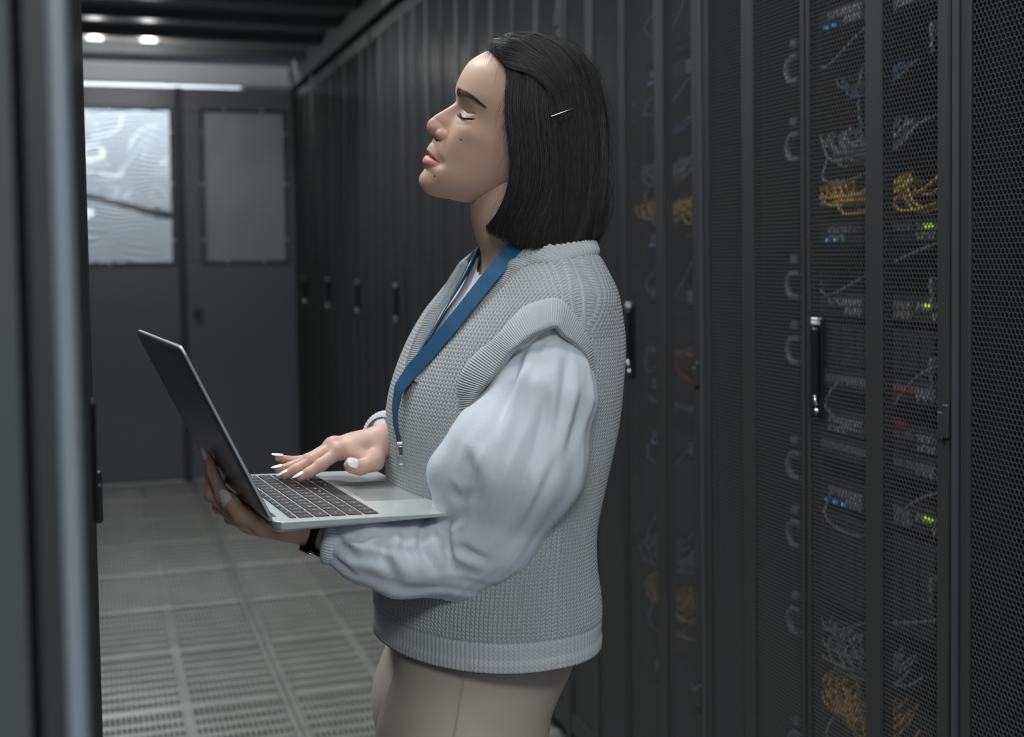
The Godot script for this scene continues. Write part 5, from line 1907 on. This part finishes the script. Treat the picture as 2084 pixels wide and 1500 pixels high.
func laptop() -> void:
	var o := base("laptop")
	tag(o, "open silver laptop with black keys resting on the woman's left forearm", "laptop")
	o.transform = person_frame() * Transform3D(Basis(Vector3(-0.4193, 0.0097, -0.9078), Vector3(0.0497, 0.9987, -0.0123), Vector3(0.9065, -0.0503, -0.4192)).orthonormalized(), Vector3(-0.2552, 1.0732, 0.1858))
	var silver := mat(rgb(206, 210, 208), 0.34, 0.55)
	var lid_m := mat(rgb(142, 147, 151), 0.34, 0.75)
	var key_m := mat(rgb(46, 43, 43), 0.42)
	var mid := Vector3(LAP_W * 0.5, 0, LAP_D * 0.5)
	var b := MB.new()
	b.plate(LAP_W, LAP_D, 0.012, PackedVector2Array([Vector2(0.012, -0.0125), Vector2(0.005, -0.0122), Vector2(0.0015, -0.0105), Vector2(0.0, -0.008), Vector2(0.0, -0.0012), Vector2(0.0003, -0.0004), Vector2(0.0009, 0.0)]), 0.0, 0.66)
	build("base", b, silver, o, mid)
	# keys, row by row: widths in key units and what is printed on them
	var u := 0.2712 / 14.5
	var x0 := 0.0144
	var legend := mat(rgb(235, 235, 235), 0.5)
	var rows_ := [
		[["esc", 1.0357], ["1", 1.0357], ["2", 1.0357], ["3", 1.0357], ["4", 1.0357], ["5", 1.0357], ["6", 1.0357], ["7", 1.0357], ["8", 1.0357], ["9", 1.0357], ["10", 1.0357], ["11", 1.0357], ["12", 1.0357], ["", 1.0357]],
		[["~", 1], ["1", 1], ["2", 1], ["3", 1], ["4", 1], ["5", 1], ["6", 1], ["7", 1], ["8", 1], ["9", 1], ["0", 1], ["-", 1], ["=", 1], ["delete", 1.5]],
		[["tab", 1.5], ["Q", 1], ["W", 1], ["E", 1], ["R", 1], ["T", 1], ["Y", 1], ["U", 1], ["I", 1], ["O", 1], ["P", 1], ["[", 1], ["]", 1], ["\\", 1]],
		[["caps", 1.75], ["A", 1], ["S", 1], ["D", 1], ["F", 1], ["G", 1], ["H", 1], ["J", 1], ["K", 1], ["L", 1], [";", 1], ["'", 1], ["return", 1.75]],
		[["shift", 2.25], ["Z", 1], ["X", 1], ["C", 1], ["V", 1], ["B", 1], ["N", 1], ["M", 1], [",", 1], [".", 1], ["/", 1], ["shift", 2.25]],
		[["fn", 1], ["ctrl", 1], ["alt", 1], ["cmd", 1.25], ["", 5], ["cmd", 1.25], ["alt", 1], ["<", 1], ["^", 1], [">", 1]]]
	var shapes := {}
	var z := 0.0195
	for r in 6:
		var h := 0.0098 if r == 0 else 0.0187
		var x := x0
		for k in rows_[r]:
			var w: float = k[1] * u
			var id := "%d %d" % [int(w * 1e5), r if r == 0 else 1]
			if not shapes.has(id):
				var kb := MB.new()
				kb.plate(w - 0.0026, h - 0.0026, 0.0016, PackedVector2Array([Vector2(0.0, 0.0), Vector2(0.0, 0.0006), Vector2(0.0004, 0.0010)]))
				shapes[id] = kb.mesh()
			var key := build("key", shapes[id], key_m, o, Vector3(x + w * 0.5, 0.0001, z + h * 0.5))
			if k[0]:
				var t := TextMesh.new()
				t.text = k[0]
				t.font = SANS
				t.font_size = 16
				t.pixel_size = (0.00028 if k[0].length() == 1 else 0.00016) * (0.7 if r == 0 else 1.0)
				t.depth = 0.0001
				t.curve_step = 4.0
				var tm := build("legend", t, legend, key, Vector3(0, 0.00108, 0.0))
				tm.rotation.x = -PI / 2
			x += w
		z += h
	var tp := MB.new()
	tp.plate(0.125, 0.076, 0.003, PackedVector2Array([Vector2(0.0, -0.0002), Vector2(0.0, 0.00025), Vector2(0.0002, 0.0004)]))
	build("trackpad", tp, mat(rgb(188, 190, 187), 0.22, 0.5), o, Vector3(LAP_W * 0.5, 0.0, 0.168))
	var hg := MB.new()
	hg.tube(PackedVector3Array([Vector3(0.028, -0.0035, 0.0015), Vector3(0.15, -0.0035, 0.0015), Vector3(0.272, -0.0035, 0.0015)]), PackedFloat32Array([0.0042]), 12)
	hg.box(Vector3(0.15, -0.0002, 0.0045), Vector3(0.244, 0.001, 0.009), 0.0003)
	build("hinge", hg, key_m, o)
	var l := MB.new()
	l.plate(LAP_W, LAP_D, 0.011, PackedVector2Array([Vector2(0.0006, 0.0), Vector2(0.0, 0.0006), Vector2(0.0, 0.0026), Vector2(0.0016, 0.0042), Vector2(0.006, 0.0052), Vector2(0.016, 0.0058), Vector2(0.03, 0.0060)]))
	var lid := build("lid", l, lid_m, o)
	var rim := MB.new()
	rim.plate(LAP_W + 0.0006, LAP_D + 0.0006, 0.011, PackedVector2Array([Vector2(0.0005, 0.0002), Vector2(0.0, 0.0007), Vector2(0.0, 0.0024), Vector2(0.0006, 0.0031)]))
	build("rim", rim, silver, lid)  # brighter than the lid: the edge highlight put into an added strip
	var lb := Basis(Vector3.RIGHT, Vector3(0, cos(LAP_OPEN), -sin(LAP_OPEN)), Vector3(0, sin(LAP_OPEN), cos(LAP_OPEN)))
	lid.transform = Transform3D(lb, Vector3(LAP_W * 0.5, 0.0005, 0.0) + lb.z * LAP_D * 0.5)
	var sc := MB.new()
	sc.plate(LAP_W - 0.006, LAP_D - 0.006, 0.009, PackedVector2Array([Vector2(0.0003, -0.0008), Vector2(0.0, -0.0004), Vector2(0.0, 0.0004)]))
	build("screen", sc, mat(rgb(14, 15, 16), 0.1), lid)

var SANS := SystemFont.new()

func ribbon(b: MB, path: PackedVector3Array, half: PackedFloat32Array, normal: PackedVector3Array, thick: float) -> void:
	var c := Curve3D.new()
	for i in path.size():
		var t := (path[mini(i + 1, path.size() - 1)] - path[maxi(i - 1, 0)]) / 6.0
		c.add_point(path[i], -t, t)
	var n := 90
	var len_ := c.get_baked_length()
	var offs := PackedFloat32Array()
	for q in path:
		offs.push_back(c.get_closest_offset(q) / len_)
	offs[0] = 0.0
	offs[path.size() - 1] = 1.0
	var p := PackedVector3Array()
	var uv := PackedVector2Array()
	for k in n:
		var f := k / (n - 1.0)
		var i := 0
		while i < path.size() - 2 and offs[i + 1] < f:
			i += 1
		var g := clampf((f - offs[i]) / maxf(offs[i + 1] - offs[i], 1e-5), 0.0, 1.0)
		var q := c.sample_baked(f * len_)
		var d := (c.sample_baked(minf(f + 0.01, 1.0) * len_) - c.sample_baked(maxf(f - 0.01, 0.0) * len_)).normalized()
		var nn := normal[i].lerp(normal[i + 1], g)
		nn = (nn - d * nn.dot(d)).normalized()
		var s := d.cross(nn)
		var h := lerpf(half[i], half[i + 1], g)
		for e in 8:
			var x: float = [-1.0, -0.96, 0.96, 1.0, 1.0, 0.96, -0.96, -1.0][e]
			var y: float = [0.5, 1.0, 1.0, 0.5, -0.5, -1.0, -1.0, -0.5][e]
			p.push_back(q + s * x * h + nn * y * thick)
			uv.push_back(Vector2(x * h * 300.0, f * len_ * 300.0))
	b.grid(p, 8, n, true, false, uv)

func worn_things() -> void:
	var fr := person_frame()
	# lanyard
	var ln := base("lanyard")
	ln.transform = fr
	tag(ln, "blue woven lanyard hanging round the woman's neck over the grey vest", "lanyard")
	var weave := Image.create(16, 16, false, Image.FORMAT_RGB8)
	for y in 16:
		for x in 16:
			var h := 0.5 + 0.5 * sin(TAU * (x + y) / 8.0)
			weave.set_pixel(x, y, Color(h, h, h))
	var lm := mat(rgb(30, 86, 124), 0.7)
	lm.heightmap_enabled = true
	lm.heightmap_texture = ImageTexture.create_from_image(weave)
	lm.heightmap_scale = 0.03
	var b := MB.new()
	ribbon(b, PackedVector3Array([Vector3(0.0272, 1.3773, -0.035), Vector3(0.0028, 1.3595, -0.01), Vector3(-0.0241, 1.3293, 0.004), Vector3(-0.0481, 1.3002, 0.006), Vector3(-0.0753, 1.2668, 0.002), Vector3(-0.1002, 1.2377, -0.01), Vector3(-0.1237, 1.213, -0.022), Vector3(-0.1401, 1.1917, -0.026), Vector3(-0.1455, 1.1673, -0.028), Vector3(-0.1453, 1.146, -0.028), Vector3(-0.1403, 1.1216, -0.028)]),
		PackedFloat32Array([0.0115, 0.0118, 0.0118, 0.0118, 0.0118, 0.0116, 0.0112, 0.010, 0.008, 0.0055, 0.0035]),
		PackedVector3Array([Vector3(-0.25, 0.45, 0.85), Vector3(-0.3, 0.5, 0.8), Vector3(-0.4, 0.5, 0.75), Vector3(-0.45, 0.5, 0.75), Vector3(-0.5, 0.4, 0.75), Vector3(-0.6, 0.3, 0.75), Vector3(-0.65, 0.2, 0.72), Vector3(-0.8, 0.1, 0.6), Vector3(-0.85, 0.0, 0.5), Vector3(-0.85, 0, 0.5), Vector3(-0.8, 0, 0.6)]), 0.0008)
	build("strap", b, lm, ln)
	var b2 := MB.new()
	ribbon(b2, PackedVector3Array([Vector3(-0.0305, 1.3756, -0.12), Vector3(-0.0412, 1.3579, -0.105), Vector3(-0.0569, 1.3306, -0.09), Vector3(-0.0755, 1.3001, -0.075), Vector3(-0.0951, 1.2675, -0.062), Vector3(-0.1151, 1.2366, -0.05), Vector3(-0.1325, 1.2084, -0.04), Vector3(-0.1419, 1.188, -0.032)]),
		PackedFloat32Array([0.011, 0.011, 0.011, 0.011, 0.011, 0.0108, 0.010, 0.009]),
		PackedVector3Array([Vector3(-0.8, 0.3, -0.5), Vector3(-0.85, 0.4, -0.3), Vector3(-0.85, 0.45, -0.1), Vector3(-0.85, 0.45, 0.0), Vector3(-0.85, 0.45, 0.05), Vector3(-0.85, 0.4, 0.1), Vector3(-0.9, 0.3, 0.2), Vector3(-0.9, 0.1, 0.3)]), 0.0008)
	build("strap", b2, lm, ln)
	var cl := MB.new()
	var a := Vector3(-0.1402, 1.1199, -0.027)
	cl.tube(PackedVector3Array([a + Vector3(-0.003, 0.004, 0.001), a + Vector3(0.003, 0.004, 0.001)]), PackedFloat32Array([0.002]), 8)
	cl.box(a + Vector3(0.001, -0.006, 0.001), Vector3(0.006, 0.012, 0.004), 0.001)
	var ring := PackedVector3Array()
	for k in 13:
		ring.push_back(a + Vector3(0.0015 + 0.004 * sin(TAU * k / 12.0), -0.0165 + 0.006 * cos(TAU * k / 12.0), 0.002))
	cl.tube(ring, PackedFloat32Array([0.0009]), 6, false)
	build("clip", cl, M.chrome, ln)
	# wristwatch on the arm under the laptop
	var wt := base("wristwatch")
	wt.transform = fr
	tag(wt, "slim wristwatch with a broad black strap on the woman's left wrist", "watch")
	var c := Vector3(-0.2263, 1.0397, 0.088)
	var d := (Vector3(-0.1789, 1.0262, 0.101) - Vector3(-0.2274, 1.0408, 0.088)).normalized()
	var s := d.cross(Vector3(0, -1, 0.25)).normalized()
	var w := s.cross(d).normalized()
	var down := w if w.y < 0.0 else -w
	var p := PackedVector3Array()
	for j in 6:
		for i in 40:
			var an := TAU * i / 40.0
			var x: float = [-0.0078, -0.0085, -0.0075, 0.0075, 0.0085, 0.0078][j]
			var r: float = 0.0203 + [-0.0018, -0.0004, 0.0, 0.0, -0.0004, -0.0018][j]
			p.push_back(c + d * x + s * cos(an) * r + down * sin(an) * r * 0.97)
	var sb := MB.new()
	sb.grid(p, 40, 6, true, true)
	build("strap", sb, M.black, wt)
	var case_b := Basis(s, down, s.cross(down))
	var cs := MB.new()
	cs.lathe(PackedVector2Array([Vector2(0, 0.0225), Vector2(0.0145, 0.0222), Vector2(0.0153, 0.0230), Vector2(0.0153, 0.0258), Vector2(0.0142, 0.0268)]), 40, Transform3D(case_b, c + d * 0.002 - down * 0.0026))
	build("case", cs, mat(rgb(60, 55, 52), 0.25, 0.8), wt)
	var rm := MB.new()
	rm.lathe(PackedVector2Array([Vector2(0.0153, 0.0254), Vector2(0.0157, 0.0261), Vector2(0.0148, 0.0271), Vector2(0.0138, 0.0268)]), 40, Transform3D(case_b, c + d * 0.002 - down * 0.0026))
	build("bezel", rm, mat(rgb(214, 190, 150), 0.2, 1.0), wt)
	var gl := MB.new()
	gl.lathe(PackedVector2Array([Vector2(0.0142, 0.0268), Vector2(0.009, 0.0272), Vector2(0.0, 0.0273)]), 40, Transform3D(case_b, c + d * 0.002 - down * 0.0026))
	build("dial", gl, M.black, wt)

func _ready() -> void:
	camera_and_light()
	materials()
	room()
	far_end()
	racks()
	for k in 2:
		contents(k)
	woman()
	laptop()
	worn_things()
